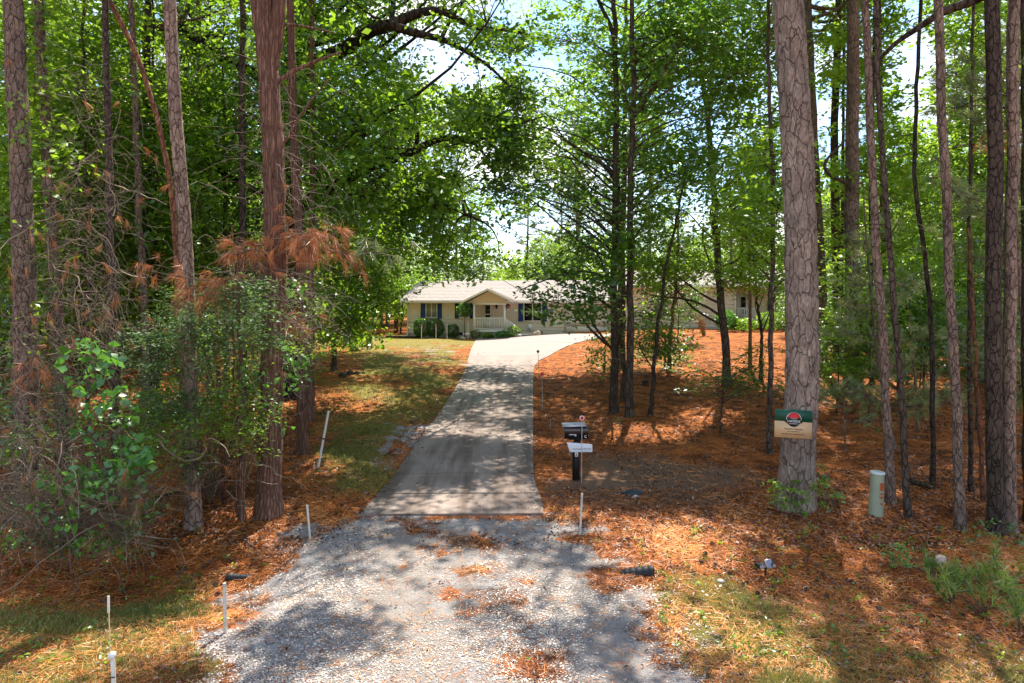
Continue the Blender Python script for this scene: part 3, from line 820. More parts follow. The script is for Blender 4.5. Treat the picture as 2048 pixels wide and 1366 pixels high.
# ------------------------------------------------------------------ the great oak
def limb(m, pix, d0, d1, r0, r1, n=18, sides=9):
    ds = np.linspace(d0, d1, len(pix))
    P = smooth_path([W(x, y, dd) for (x, y), dd in zip(pix, ds)], n)
    m.tube(P, np.linspace(r0, r1, n), sides, cap=False, rough=.04, rng=rng)
    return P
ob = G(588, 792); OD = ob[1]
oroot = empty('oak_tree', ob); tag(oroot, 'great oak behind the cedars with thick dark limbs arching over the driveway', 'tree')
otr = MB()
opath = smooth_path([ob - np.array([0, 0, .2]), W(588, 600, OD), W(586, 420, OD), W(588, 260, OD), W(584, 120, OD), W(575, -60, OD), W(560, -260, OD)], 26)
otr.tube(opath, trunk_radii(26, .36, .6, .6, opath[:, 2]), 18, rough=.03, rng=rng)
pool = []
for pix, d1, r0, r1 in (
    ([(588, 190), (625, 122), (668, 108), (700, 92), (734, 62), (779, 50)], 21.5, .26, .19),
    ([(779, 50), (805, 42), (826, 26), (863, 19), (895, 21), (919, 40), (942, 57), (1003, 57), (1060, 70)], 20.5, .17, .03),
    ([(779, 50), (818, 61), (845, 72), (884, 75), (895, 80), (927, 101), (958, 117), (990, 141), (1020, 175)], 20.0, .14, .02),
    ([(884, 74), (892, 58), (905, 32), (930, 0)], 21, .07, .03),
    ([(782, 48), (786, 20), (788, -40)], 21.5, .09, .07),
    ([(845, 72), (865, 58), (885, 50)], 21, .05, .02),
    ([(588, 430), (650, 385), (715, 345), (779, 320), (832, 305), (863, 279), (882, 269), (911, 274), (948, 285)], 20.5, .20, .085),
    ([(948, 285), (963, 277), (1003, 261), (1029, 250), (1090, 232)], 20.0, .065, .02),
    ([(948, 286), (958, 297), (968, 308), (985, 330)], 20.2, .05, .015),
    ([(879, 268), (888, 250), (905, 242), (940, 240)], 20.5, .05, .02),
    ([(832, 303), (832, 270), (838, 243), (858, 224)], 20.6, .06, .02),
    ([(588, 230), (520, 150), (440, 112), (414, 98), (384, 78), (350, 45), (320, 10)], 21.0, .2, .12),
    ([(588, 400), (500, 380), (420, 330), (360, 250)], 21.5, .14, .05),
    ([(660, 380), (720, 400), (790, 380), (860, 395), (930, 430)], 21, .09, .02),
    ([(869, 337), (895, 350), (924, 358), (950, 345), (985, 330)], 21, .03, .012),
    ([(905, 352), (920, 340), (930, 322), (938, 316)], 21, .02, .008),
    ([(915, 355), (940, 335), (960, 322)], 21, .016, .006),
    ([(690, 512), (740, 560), (775, 600), (800, 632)], 22, .05, .012)):
    P = limb(otr, pix, min(OD, d1 + 1.5) if pix[0][0] < 600 else d1, d1, r0, r1); pool.append(P)
DENS = 1.55
oc = rects([(560, -60, 1000, 60, 17, 26, 120), (560, 110, 850, 330, 17, 26, 230), (600, 330, 900, 480, 18, 26, 150), (650, 470, 800, 660, 21, 25, 95), (660, 480, 740, 690, 21, 24, 60),
            (830, 215, 1030, 335, 18, 23, 80), (760, 400, 1000, 560, 21, 27, 95), (330, -40, 600, 330, 18, 26, 190), (880, 60, 1060, 230, 19, 22, 46), (870, 470, 960, 572, 21, 24, 22),
            (780, 330, 900, 420, 20, 25, 50), (560, 20, 800, 140, 22, 27, 60)], rng)
# upper crown above the picture, with unseen clusters added to throw dappled shade
up = np.stack([rng.uniform(-13, -1.5, 70), rng.uniform(20, 30, 70), rng.uniform(14, 19, 70)], -1)
high = np.concatenate([shade(up), added_canopy(-7.5, -1.2, 640), added_canopy(-6.5, -2.2, 150, 6.6, 9.2)])
sub = oc[rng.permutation(len(oc))[:90]]
pp = np.concatenate(pool + [opath[8:]])
A = pp[nearest(pp, sub)]; L_ = np.linalg.norm(sub - A, axis=1)[:, None]; t = np.linspace(0, 1, 9)[None]
Q = curves(A, sub, 9, rng, .07, .08); otr.tubes(Q, np.minimum(.05, .012 + .014 * L_) * (1 - t) + .007 * t, 5)
pp = np.concatenate([pp, Q[:, 2:].reshape(-1, 3)])
limbs_to(otr, opath, trunk_radii(26, .36, .6, .6, opath[:, 2]), high, rng, 34)
A = pp[nearest(pp, oc)]; L_ = np.linalg.norm(oc - A, axis=1)[:, None]; t = np.linspace(0, 1, 6)[None]
otr.tubes(curves(A, oc, 6, rng, .08, .08), np.minimum(.018, .005 + .006 * L_) * (1 - t) + .004 * t)
otr.build('trunk', MATS['oak_bark'], oroot, ob, smooth=True)
m = MB(); spray(m, oc, rng.uniform(.5, .95, len(oc)), 34, .19, .55, rng, flat=.42, up=.6); spray(m, high, rng.uniform(.36, .58, len(high)), 30, .2, .6, rng, flat=.4, up=.7)
m.build('crown', MATS['oak_leaf'], oroot, ob)

# ------------------------------------------------------------------ broadleaf trees with their own crowns
DENS = 2.0
def broad(label, base, pix, wpx, barkm, H, rects_, nl=42, L=.14, high=None, w=.5, leaf='forest_leaf', name='broadleaf_tree', extra=None, klimb=14, r=(.45, .85), flat=.34, up=.7, forks=(), quads=True, cat='tree', group=None, stub=0, tw=0, boxes=True, taper=.65, wob=.02, tb=.5):
    root, b, path, rad, tr = near_tree(name, label, base, pix, wpx, barkm, H, rng, None, cat=cat, group=group, sides=12, taper=taper, wob=wob)
    for q, r0, r1 in forks:
        P = smooth_path([W(x, y, b[1] + .15 * i) for i, (x, y) in enumerate(q)], 14); tr.tube(P, np.linspace(r0, r1, 14), 8, cap=False, rough=.03, rng=rng)
    C = rects(rects_, rng, boxes)
    if extra is not None: C = np.concatenate([C, shade(extra)])
    limbs_to(tr, path, rad, C, rng, klimb + len(C) // 22)
    if high is not None: limbs_to(tr, path, rad, high, rng, 26)
    if stub: stubs(tr, path, rad, rng, b[2] + 1.5, b[2] + 7, stub)
    finish(tr, root, b, barkm)
    m = MB(); spray(m, C, rng.uniform(*r, len(C)), nl, L, w, rng, flat=flat, up=up, quads=quads, tb=tb)
    if high is not None: spray(m, high, rng.uniform(.36, .58, len(high)), 30, .2, .6, rng, flat=.4, up=.7)
    m.build('crown', MATS[leaf], root, b)
    if tw: twigs(path, rng, b[2] + 1.5, b[2] + 6, tw, L=1.0).build('dead_twigs', MATS['pale_twig'], root, b)
    return root, b, path

def blob(cx, cy, cz, rx, ry, rz, n):
    v = rng.normal(0, 1, (n, 3)); v /= np.linalg.norm(v, axis=1, keepdims=True); v *= rng.uniform(.3, 1, (n, 1)) ** .5
    return np.array([cx, cy, cz]) + v * np.array([rx, ry, rz])

# centre group beside the driveway
bA = G(1228, 826)
broad('left stem of the centre trio beside the driveway, dark at its foot', (1228, 826), [(1230, 640), (1226, 540), (1232, 400), (1231, 300), (1233, 220), (1232, 80), (1228, 0)], 17, 'dark_bark', 17,
      [(960, 60, 1240, 240, 18.5, 23, 88), (980, 250, 1240, 400, 18.5, 23, 80), (1010, 400, 1230, 540, 18.5, 23, 44), (890, 545, 1215, 640, 17.5, 21, 80), (1045, 610, 1195, 680, 18, 20, 24)],
      leaf='dark_leaf', L=.19, nl=52, stub=8, tw=10, forks=[([(1230, 90), (1222, 50), (1205, 20), (1188, -20)], .07, .05), ([(1226, 440), (1195, 440), (1164, 446), (1130, 452)], .04, .015), ([(1222, 560), (1200, 546), (1150, 540), (1100, 556), (1040, 580)], .045, .015)],
      extra=blob(bA[0] - .6, bA[1], 15.5, 3.6, 3.2, 3.0, 60), klimb=20)
broad('blackest middle stem of the centre trio beside the driveway', (1247, 802), [(1246, 640), (1244, 500), (1238, 400), (1234, 330)], 13, 'dark_bark', 10,
      [(1130, 300, 1330, 520, 20, 24, 50)], leaf='dark_leaf', L=.14, stub=6, tw=12, klimb=8)
bB = G(1260, 833)
broad('right stem of the centre trio, pale below, with limbs slanting up to the right', (1260, 833), [(1260, 640), (1258, 500), (1262, 300), (1268, 230), (1265, 120), (1262, 0)], 16, 'grey_bark', 18,
      [(1240, -20, 1560, 150, 19, 24, 110), (1200, 150, 1460, 300, 19, 24, 80), (1270, 300, 1420, 420, 19, 24, 44), (1230, 420, 1330, 560, 19, 22, 20)],
      leaf='dark_leaf', L=.19, nl=50, tb=.7, stub=6, tw=14, forks=[([(1268, 232), (1311, 171), (1350, 105), (1390, 61), (1435, 20)], .075, .03), ([(1268, 230), (1324, 190), (1374, 155), (1400, 140)], .05, .02)],
      extra=blob(bB[0] + 1.0, bB[1], 16.0, 3.8, 3.2, 3.0, 40), high=added_canopy(-1.2, 3.6, 480), klimb=18)  # the high clusters are out of view, added to shade the ground
broad('thin crooked black sapling just right of the centre trio', (1303, 830), [(1306, 760), (1312, 700), (1320, 622), (1331, 534), (1348, 464), (1362, 400)], 9, 'dark_bark', 7,
      [(1250, 410, 1430, 620, 19.5, 22.5, 66), (1210, 600, 1330, 700, 20, 22, 14)], leaf='forest_leaf', L=.15, klimb=8, taper=.5)
broad('slender reddish sapling behind the crooked black one', (1336, 745), [(1342, 660), (1349, 600), (1354, 520), (1356, 460)], 9, 'red_bark', 7,
      [(1300, 470, 1420, 640, 25, 28, 40), (1280, 620, 1370, 720, 25, 27, 24)], leaf='dark_leaf', L=.17, klimb=8)
bF = G(1454, 772)
broad('leaning grey tree with a forked top between the centre trio and the big pine', (1454, 772), [(1450, 660), (1437, 540), (1428, 400), (1422, 300), (1419, 262), (1404, 140), (1396, 40)], 17, 'grey_bark', 17,
      [(1330, 130, 1560, 330, 22, 26, 80), (1320, 290, 1560, 480, 21, 26, 120), (1370, 480, 1560, 570, 22, 25, 30), (1270, 520, 1490, 572, 22, 27, 34)], leaf='forest_leaf', L=.2,
      forks=[([(1419, 235), (1424, 180), (1423, 110), (1428, 20)], .09, .05)], extra=blob(bF[0] - 1, bF[1], 15.5, 3, 3, 2.6, 40))
broad('slender pole tree standing just left of the big pine', (1540, 908), [(1539, 760), (1541, 620), (1546, 480), (1546, 360), (1540, 240), (1536, 100), (1534, 0)], 11, 'grey_bark', 16,
      [(1450, 380, 1570, 520, 15, 18, 24), (1480, 250, 1580, 420, 15, 18, 20), (1470, 520, 1570, 640, 15.5, 18, 14)], leaf='forest_leaf', L=.15, klimb=16, stub=6, high=np.concatenate([added_canopy(3.4, 13, 1050, 7, 23), added_canopy(3.3, 6.4, 120, 7.0, 10.4, .25)]))  # unseen clusters added for shade, the last set to break the big pine's shadow
broad('small forked sapling in front of the porch on the right', (1521, 762), [(1522, 700), (1524, 660), (1514, 610), (1512, 560)], 8, 'grey_bark', 4.5,
      [(1420, 540, 1580, 600, 23, 26, 14), (1520, 500, 1580, 590, 23, 26, 12)], leaf='forest_leaf', L=.17, klimb=6, forks=[([(1523, 668), (1534, 640), (1544, 610), (1556, 580)], .03, .012)], boxes=False)
broad('knee-high maple sapling with layered leaves below the leaning grey tree', (1441, 866), [(1444, 800), (1448, 770), (1452, 720)], 5, 'dark_bark', 2.6,
      [(1345, 735, 1560, 792, 16.5, 19.5, 46), (1460, 690, 1540, 730, 17.5, 19, 10)], leaf='dark_leaf', L=.14, nl=24, r=(.25, .45), flat=.2, up=.85, klimb=6, boxes=False, name='maple_sapling')
broad('leafy bush of green sprouts at the foot of the centre trio', (1208, 745), [(1210, 710)], 5, 'twig', 1.2,
      [(1180, 672, 1240, 745, 25, 28, 34)], leaf='forest_leaf', L=.14, nl=30, r=(.25, .4), klimb=5, boxes=False, name='leafy_bush', cat='bush')
broad('leafy bush in the gap right of the centre trio', (1330, 735), [(1330, 710)], 5, 'twig', 1.2,
      [(1270, 668, 1370, 735, 25, 29, 40)], leaf='dark_leaf', L=.15, nl=30, r=(.25, .45), klimb=5, boxes=False, name='leafy_bush', cat='bush')

broad('hardwood at the left edge of the lawn, its crown added to shade it', (708, 702), [(712, 560), (716, 420), (722, 250)], 13, 'grey_bark', 15,
      [(700, 170, 980, 420, 32, 43, 190), (660, 380, 800, 560, 33, 41, 50)], leaf='forest_leaf', L=.25, r=(.55, 1.0), klimb=24)  # crown leaves added here to shade the left lawn
bH = G(1238, 735)  # extra tree, put in so its leaves shade the upper drive
broad('tall hardwood added behind the centre trio to shade the upper drive', (1238, 735), [(1242, 560), (1248, 400), (1250, 250)], 15, 'grey_bark', 17,
      [(930, 120, 1330, 330, 29, 36, 190), (980, 320, 1330, 430, 29, 35, 70), (1240, 0, 1560, 150, 28, 36, 110), (1000, -60, 1240, 130, 26, 32, 90)], leaf='forest_leaf', L=.24, r=(.55, 1.0), klimb=24)
# right side pines and hardwoods
pine('biggest pine with pale scaly plates, carrying the rental sign', (1591, 1014), [(1597, 870), (1605, 780), (1604, 620), (1600, 400), (1589, 200), (1575, 0)], 64, 'pine_plate_bark', 23, 0, sides=44, n=110, taper=.28, rough=.034, flare=.3, wob=.004)
pine('dark pine trunk half hidden behind the biggest pine', (1643, 748), [(1646, 660), (1640, 500), (1628, 300), (1616, 0)], 21, 'pine_bark', 24, 1)
pine('crooked-topped pine third from the biggest pine on its right', (1676, 735), [(1674, 600), (1670, 400), (1668, 290), (1672, 150), (1678, 0)], 19, 'dark_bark', 24, 2)
r4, b4, p4, _ = pine('thick shaggy-barked trunk well behind the green pedestal', (1708, 792), [(1706, 660), (1704, 520), (1702, 400), (1706, 200), (1706, 0)], 31, 'pine_bark', 24, 0, stub=10, sides=18)
m = MB(); P = smooth_path([W(x, y, b4[1] - .3) for x, y in [(1706, 378), (1690, 364), (1660, 352), (1646, 338), (1652, 318), (1676, 296), (1690, 280)]], 20)
m.tube(P, np.linspace(.07, .03, 20), 7); m.build('crooked_limb', MATS['dark_bark'], r4, b4, smooth=True)
pine('slim pine right behind the green pedestal', (1782, 1008), [(1772, 800), (1758, 600), (1748, 400), (1738, 200), (1730, 0)], 17, 'pine_bark', 19, 1, stub=9, taper=.35)
pine('slim dark pine second right of the green pedestal', (1818, 1036), [(1804, 800), (1792, 640), (1780, 500), (1768, 400), (1758, 200), (1752, 0)], 13, 'dark_bark', 17, 2, stub=8, taper=.45)
pine('thin black trunk with a bent top standing by the fallen log', (1866, 970), [(1866, 800), (1862, 660), (1852, 490), (1832, 410), (1826, 330), (1834, 200)], 10, 'dark_bark', 12, None, stub=6, taper=.4)
pine('reddish flaky pine leaning left, second from the right-edge dark pair', (1922, 1062), [(1914, 800), (1900, 600), (1892, 420), (1884, 250), (1876, 100), (1874, 0)], 19, 'pine_bark', 20, 0, stub=8, taper=.35)
pine('charred black trunk behind the reddish flaky pine', (1926, 722), [(1928, 560), (1934, 400), (1948, 250), (1952, 100), (1956, 0)], 15, 'dark_bark', 20, None)
pine('dark pole behind and right of the charred black trunk', (1943, 985), [(1940, 800), (1938, 600), (1940, 400), (1944, 200)], 9, 'dark_bark', 13, None, stub=5)
pine('stout orange-brown stub trunk low in front of the charred black trunk', (1966, 1000), [(1962, 860), (1956, 780), (1950, 690), (1946, 640)], 10, 'red_bark', 5, None)
r10, b10, p10, _ = pine('dark thick trunk left one of the pair at the right edge', (1995, 1065), [(1988, 900), (1986, 700), (1986, 480), (1990, 250), (1984, 0)], 30, 'dark_bark', 20, 1, sides=18, taper=.3, stub=6)
m = MB(); P = smooth_path([W(x, y, b10[1] + .2 * i) for i, (x, y) in enumerate([(1986, -20), (1948, 2), (1881, 24), (1846, 50), (1793, 83), (1758, 118)])], 18)
m.tube(P, np.linspace(.09, .03, 18), 7); m.build('limb', MATS['oak_bark'], r10, b10, smooth=True)
pine('scaly lighter trunk right one of the pair at the right edge', (2018, 1060), [(2016, 900), (2018, 700), (2020, 500), (2026, 250), (2026, 0)], 24, 'pine_bark', 20, 2, sides=16, taper=.3, stub=8)
pine('black trunk cut off by the right edge of the photo', (2058, 1048), [(2054, 800), (2052, 500), (2050, 200)], 18, 'dark_bark', 19, None)
pine('orange dead stub leaning between the charred trunk and the dark pair', (1958, 745), [(1956, 690), (1952, 640)], 9, 'red_bark', 2.2, None)
pine('far thin trunk just right of the thick shaggy-barked trunk', (1744, 770), [(1742, 600), (1740, 400), (1746, 200)], 8, 'dark_bark', 18, None)
pine('far dark trunk left of the thick shaggy-barked trunk', (1684, 742), [(1682, 600), (1684, 450), (1686, 300)], 8, 'dark_bark', 18, None)

bR = G(1770, 760)
broad('tall broadleaf tree filling the gap right of the shaggy-barked trunk', (1770, 760), [(1768, 560), (1764, 300), (1760, 100)], 12, 'grey_bark', 18,
      [(1640, 0, 1800, 200, 24, 30, 60), (1660, 200, 1800, 360, 24, 30, 40), (1660, 330, 1900, 640, 22, 31, 150), (1740, 240, 1860, 380, 26, 31, 36)], L=.25, extra=blob(bR[0], bR[1], 17, 4, 4, 3, 30))
bR2 = G(1990, 760)
broad('dense broadleaf tree behind the right-edge pair of trunks', (1990, 770), [(1992, 500), (1996, 200)], 14, 'grey_bark', 18,
      [(1860, -30, 2120, 220, 22, 29, 110), (1880, 200, 2120, 480, 23, 30, 130), (1900, 460, 2120, 650, 24, 30, 70)], L=.24, extra=blob(bR2[0], bR2[1], 17, 4, 4, 3, 30))
broad('light green broadleaf tree behind the biggest pine, over the right roof', (1610, 700), [(1606, 500), (1600, 250)], 12, 'grey_bark', 19,
      [(1560, 60, 1680, 330, 36, 42, 90), (1440, 300, 1640, 500, 36, 42, 70), (1620, 330, 1720, 560, 35, 42, 60)], L=.26, tb=.7, r=(.7, 1.2))

broad('slender leafy sapling between the shaggy-barked trunk and the slim pines', (1738, 845), [(1740, 700), (1744, 560)], 5, 'dark_bark', 5, [(1660, 500, 1800, 700, 17, 21, 30)], leaf='forest_leaf', L=.15, nl=30, klimb=6, name='leafy_sapling')
broad('leafy sapling right of the reddish flaky pine', (1955, 860), [(1952, 720), (1950, 560)], 5, 'dark_bark', 5, [(1890, 480, 2048, 720, 17, 21, 34)], leaf='dark_leaf', L=.15, nl=30, klimb=6, name='leafy_sapling')
broad('leafy sapling behind the thin black bent trunk', (1850, 800), [(1848, 700), (1850, 560)], 5, 'dark_bark', 5, [(1790, 520, 1900, 700, 20, 24, 30)], leaf='forest_leaf', L=.16, nl=30, klimb=6, name='leafy_sapling')
# left understory, standing among the trunks
for lab, base, pix, w_, rc, leaf in (
    ('leafy understory tree right behind the left-edge pine', (20, 900), [(24, 500), (30, 100)], 10, [(-120, -20, 130, 300, 14, 20, 130), (-120, 300, 110, 640, 14, 19, 120)], 'forest_leaf'),
    ('leafy understory tree behind the vine-wrapped trunk', (176, 870), [(172, 500), (168, 100)], 10, [(90, -20, 300, 260, 17, 23, 150), (80, 260, 300, 560, 17, 22, 150)], 'forest_leaf'),
    ('leafy understory tree between the vine-wrapped trunk and the scaly pine', (318, 850), [(312, 500), (306, 100)], 9, [(230, 150, 420, 420, 17, 23, 130), (220, 400, 420, 620, 17, 22, 110)], 'forest_leaf'),
    ('leafy understory tree deep behind the scaly pine and the cedar', (452, 800), [(450, 500), (446, 100)], 10, [(380, 120, 560, 380, 21, 27, 130), (390, 380, 570, 600, 20, 26, 120)], 'dark_leaf'),
    ('broad dark-leaved tree right of the cedars over the lawn edge', (668, 742), [(666, 560), (662, 300), (660, 100)], 11, [(600, 330, 760, 520, 25, 31, 60), (620, 480, 740, 690, 26, 31, 70), (600, 150, 830, 400, 30, 37, 110)], 'dark_leaf')):  # last leaf rectangle extends the crown to shade the lawn
    broad(lab, base, pix, w_, 'grey_bark', 13, rc, leaf=leaf, L=.19, nl=28, name='understory_tree', klimb=10, r=(.5, .95))

# ------------------------------------------------------------------ shrubs, vines and brush at the left
def shrub(name, label, base, rects_, nl, L, w, leaf, cat='shrub', r=(.2, .4), flat=.5, up=.6, quads=False, stems=7, sr=.012, tb=.5):
    b = G(*base); root = empty(name, b); tag(root, label, cat)
    C = rects(rects_, rng, False)
    st = MB()
    tips = C[rng.permutation(len(C))[:stems]]
    pl = []
    for t_ in tips:
        P = curve_pts(b + np.append(rng.normal(0, .15, 2), -.05), t_, 9, rng, .07, .05); st.tube(P, np.linspace(sr, .004, 9), 4, cap=False); pl.append(P[1:])
    pl = np.concatenate(pl)
    st.tubes(curves(pl[nearest(pl, C)], C, 5, rng, .1), np.array([[.004, .0035, .003, .003, .002]]))
    st.build('stems', MATS['twig'], root, b)
    m = MB(); spray(m, C, rng.uniform(*r, len(C)), nl, L, w, rng, flat=flat, up=up, quads=quads, tb=tb)
    m.build('foliage', MATS[leaf], root, b)
    return root

shrub('glossy_shrub', 'tall shrub with pale shining leaves under the dead pine bough', (420, 985), [(330, 575, 540, 700, 10.2, 12, 60), (250, 640, 420, 740, 10.2, 12, 46), (440, 560, 545, 680, 10.3, 11.6, 30), (280, 720, 480, 850, 10.2, 12, 40), (340, 800, 420, 960, 10.4, 11.6, 22), (330, 575, 560, 760, 11.5, 14, 60)],
      52, .075, .5, 'glossy_leaf', r=(.22, .36), flat=.4, up=.85, stems=14)
shrub('glossy_shrub', 'lower shrub of small leaves round the foot of the straight scaly pine', (400, 1000), [(270, 840, 380, 930, 9.6, 10.8, 22), (400, 770, 530, 880, 10.2, 11.6, 34), (430, 800, 560, 870, 10.3, 11.2, 16), (480, 850, 540, 930, 10.6, 11.4, 6)],
      30, .075, .5, 'forest_leaf', r=(.18, .32), flat=.4, up=.8, stems=10)
shrub('leafy_sapling', 'fresh green leafy sapling filling the gap between the scaly pine and the cedar', (440, 1000), [(400, 640, 540, 800, 11.2, 13.5, 46), (300, 720, 470, 900, 11.2, 13.5, 40), (230, 780, 330, 900, 10.5, 12.5, 22), (570, 560, 640, 760, 13, 15.5, 30)],
      34, .095, .55, 'forest_leaf', r=(.22, .42), flat=.4, up=.75, stems=12)
shrub('broadleaf_vine', 'vine with large bright green leaves hanging over the brush pile', (215, 1015), [(140, 690, 215, 780, 9.0, 9.7, 9), (160, 760, 240, 880, 9.0, 9.6, 9), (165, 900, 290, 1000, 8.8, 9.5, 16), (225, 840, 300, 960, 9.0, 9.6, 9), (90, 960, 200, 1060, 8.8, 9.4, 9)],
      13, .125, .72, 'bright_leaf', 'vine', r=(.18, .3), flat=.6, up=.5, stems=6, sr=.007)
shrub('broadleaf_vine', 'green vine climbing the cedar trunk and its neighbour', (552, 985), [(490, 720, 560, 880, 11.2, 11.9, 12), (556, 690, 620, 780, 11.6, 12.4, 10), (520, 540, 575, 680, 11.6, 12.1, 9), (540, 800, 580, 880, 11.6, 12, 5)],
      10, .11, .7, 'bright_leaf', 'vine', r=(.16, .28), flat=.8, up=.3, stems=6, sr=.007)
shrub('broadleaf_vine', 'small-leaved vine growing on the trunk of the left-edge pine', (62, 1022), [(20, 150, 62, 330, 11.3, 11.7, 8), (24, 330, 80, 560, 11.3, 11.8, 10), (30, 560, 95, 760, 11.3, 11.8, 8)],
      12, .10, .7, 'forest_leaf', 'vine', r=(.16, .28), flat=.9, up=.3, stems=5, sr=.008)
shrub('undergrowth_shrub', 'dark leafy undergrowth at the far left edge beside the brush pile', (-20, 1030), [(-160, 560, 60, 760, 12.5, 15, 50), (-160, 740, 40, 960, 11.5, 14, 44), (40, 700, 160, 860, 13, 15, 26), (-160, 960, 20, 1080, 9.5, 11, 16), (0, 860, 280, 1040, 10.2, 12.5, 40)],
      34, .10, .55, 'dark_leaf', r=(.3, .5), stems=12)
shrub('undergrowth_shrub', 'low green growth creeping along the foot of the brush pile', (120, 1090), [(0, 1055, 300, 1105, 8.9, 10, 26), (250, 985, 330, 1040, 9.3, 10, 8)],
      18, .075, .6, 'dark_leaf', r=(.12, .25), stems=10, sr=.005)

def gz_(q):
    return float(zg(q[0], q[1])) if q[2] < .8 else -9.0

def tangle(name, label, base, specs, mat, cat, needles=None):
    """long weak stems hanging, looping and heaped"""
    b = G(*base); root = empty(name, b); tag(root, label, cat)
    m = MB()
    ends = []; TP = []; TR = []
    for x0, y0, x1, y1, d0, d1, n, L, r, down in specs:
        for _ in range(n):
            p = W(rng.uniform(x0, x1), rng.uniform(y0, y1), rng.uniform(d0, d1))
            v = rng.normal(0, 1, 3); v[2] = -abs(v[2]) * down + (1 - down) * v[2] * .5; v /= np.linalg.norm(v)
            k = 12; P = [p]; st = L * rng.uniform(.4, 1.3) / k
            for i in range(k):
                v = v + rng.normal(0, .34, 3); v[2] -= .10 * down; v /= np.linalg.norm(v)
                q = P[-1] + v * st
                g = gz_(q) + .02
                if q[2] < g: q[2] = g + rng.uniform(0, .04); v[2] = abs(v[2]) * .3
                P.append(q)
            TP.append(P); TR.append(np.linspace(r, r * .4, k + 1) * rng.uniform(.6, 1.4))
            ends.append(P[rng.integers(4, 12)])
    m.tubes(np.array(TP), np.array(TR)); m.build('stems', MATS[mat], root, b)
    if needles:
        E = np.array(ends)[rng.permutation(len(ends))[:needles]]
        q = MB(); D = rng.normal(0, .5, E.shape); D[:, 2] -= .7; D /= np.linalg.norm(D, axis=1, keepdims=True)
        tufts(q, E, D, 22, .2, .005, rng, spread=.4, droop=.6); q.build('dead_needles', MATS['dead_needle'], root, b)
    return root

tangle('vine_tangle', 'curtain of brown dead vines hanging round the vine-wrapped trunk', (200, 1010),
       [(120, 120, 250, 330, 10.3, 12.6, 60, 1.9, .004, .6), (120, 330, 240, 620, 10.0, 12.2, 140, 1.5, .0042, .85), (100, 520, 240, 800, 9.8, 11.8, 190, 1.4, .0042, .85), (90, 330, 240, 820, 9.9, 11.6, 22, 2.6, .011, .8)], 'vine_stem', 'vines', 70)
tangle('brush_pile', 'heaped brush pile of dead brown twigs at the foot of the left trees', (150, 1075),
       [(10, 820, 290, 1000, 9.2, 11.6, 300, 1.2, .0045, .5), (-40, 940, 300, 1085, 8.9, 11.0, 800, 1.1, .0045, .3), (20, 850, 320, 1060, 9.0, 10.6, 40, 2.0, .011, .3), (-60, 640, 110, 900, 10, 12, 90, 1.4, .0045, .6)], 'vine_stem', 'brush', 70)
tangle('vine_tangle', 'grey vines and dead twigs wrapped round the forked cedar', (532, 1024), [(515, 150, 575, 480, 11.7, 12.5, 60, 1.3, .005, .85), (505, 480, 580, 800, 11.6, 12.4, 70, 1.2, .005, .85), (590, 300, 640, 640, 13, 16, 36, 1.6, .006, .9)], 'vine_stem', 'vines', 8)
tangle('bare_bramble', 'bare pale bramble stems arching between the cedar and the scaly pine', (455, 1040),
       [(440, 500, 540, 640, 11.2, 12.2, 70, 1.3, .0045, .7), (400, 620, 560, 760, 10.8, 12.4, 60, 1.2, .004, .6), (420, 820, 520, 1000, 10.6, 11.8, 34, .9, .004, .4), (560, 470, 660, 640, 11.6, 13, 44, 1.2, .0045, .9)], 'pale_twig', 'bramble')

def bough(name, label, root_px, pts, dens, mat, cat, L=.26, d=11.6):
    """a pine bough: a stem with side shoots and needle tufts"""
    b = W(*root_px, d); root = empty(name, b); tag(root, label, cat)
    st = MB(); C = []; D = []
    for pix, dd in pts:
        P = smooth_path([W(x, y, d + dd * i / max(1, len(pix) - 1)) for i, (x, y) in enumerate(pix)], 16)
        st.tube(P, np.linspace(.018, .006, 16), 5, cap=False)
        for i in range(dens):
            s = P[rng.integers(2, 16)]; v = rng.normal(0, .16, 3); v[2] *= .7
            e = s + v; st.tube(curve_pts(s, e, 4, rng, .1), [.005, .004, .004, .003], 3, cap=False)
            C.append(e); q = v / np.linalg.norm(v) + np.array([0, 0, -.35]); D.append(q / np.linalg.norm(q))
    st.build('stem', MATS['twig'], root, b)
    m = MB(); tufts(m, np.array(C), np.array(D), 30, L * .95, .0065, rng, spread=.42, droop=.6); m.build('needles', MATS[mat], root, b)
    return root
bough('dead_pine_bough', 'large dead pine bough with drooping orange needles caught on the cedar', (548, 500), [([(548, 512), (600, 490), (660, 500), (716, 512)], .2), ([(548, 500), (586, 470), (620, 466)], -.4), ([(540, 505), (500, 500), (462, 510)], -.3), ([(600, 495), (640, 478), (670, 472)], .3)], 26, 'dead_needle', 'dead bough', .30)
bough('dead_pine_bough', 'lower dead pine bough with rusty needles over the pale glossy shrub', (500, 560), [([(520, 560), (460, 566), (400, 560), (330, 548), (290, 540)], -.4), ([(440, 566), (420, 590), (380, 590)], -.2)], 26, 'dead_needle', 'dead bough', .26, 10.9)
bough('dead_pine_bough', 'small rusty pine sprig hanging low on the cedar side', (605, 640), [([(606, 610), (604, 640), (598, 670)], 0), ([(586, 640), (584, 668)], 0)], 10, 'dead_needle', 'dead bough', .26, 12.3)
bough('dead_pine_bough', 'rusty clump of dead needles on the foot of the left-edge pine', (60, 745), [([(70, 690), (60, 745), (40, 770)], -.2)], 12, 'dead_needle', 'dead bough', .24, 10.8)
bough('green_pine_bough', 'pale green pine bough tip reaching right of the dead orange bough', (716, 512), [([(716, 512), (750, 502), (782, 512)], .2), ([(724, 505), (756, 480)], 0)], 9, 'pine_needle', 'pine bough', .28, 11.9)

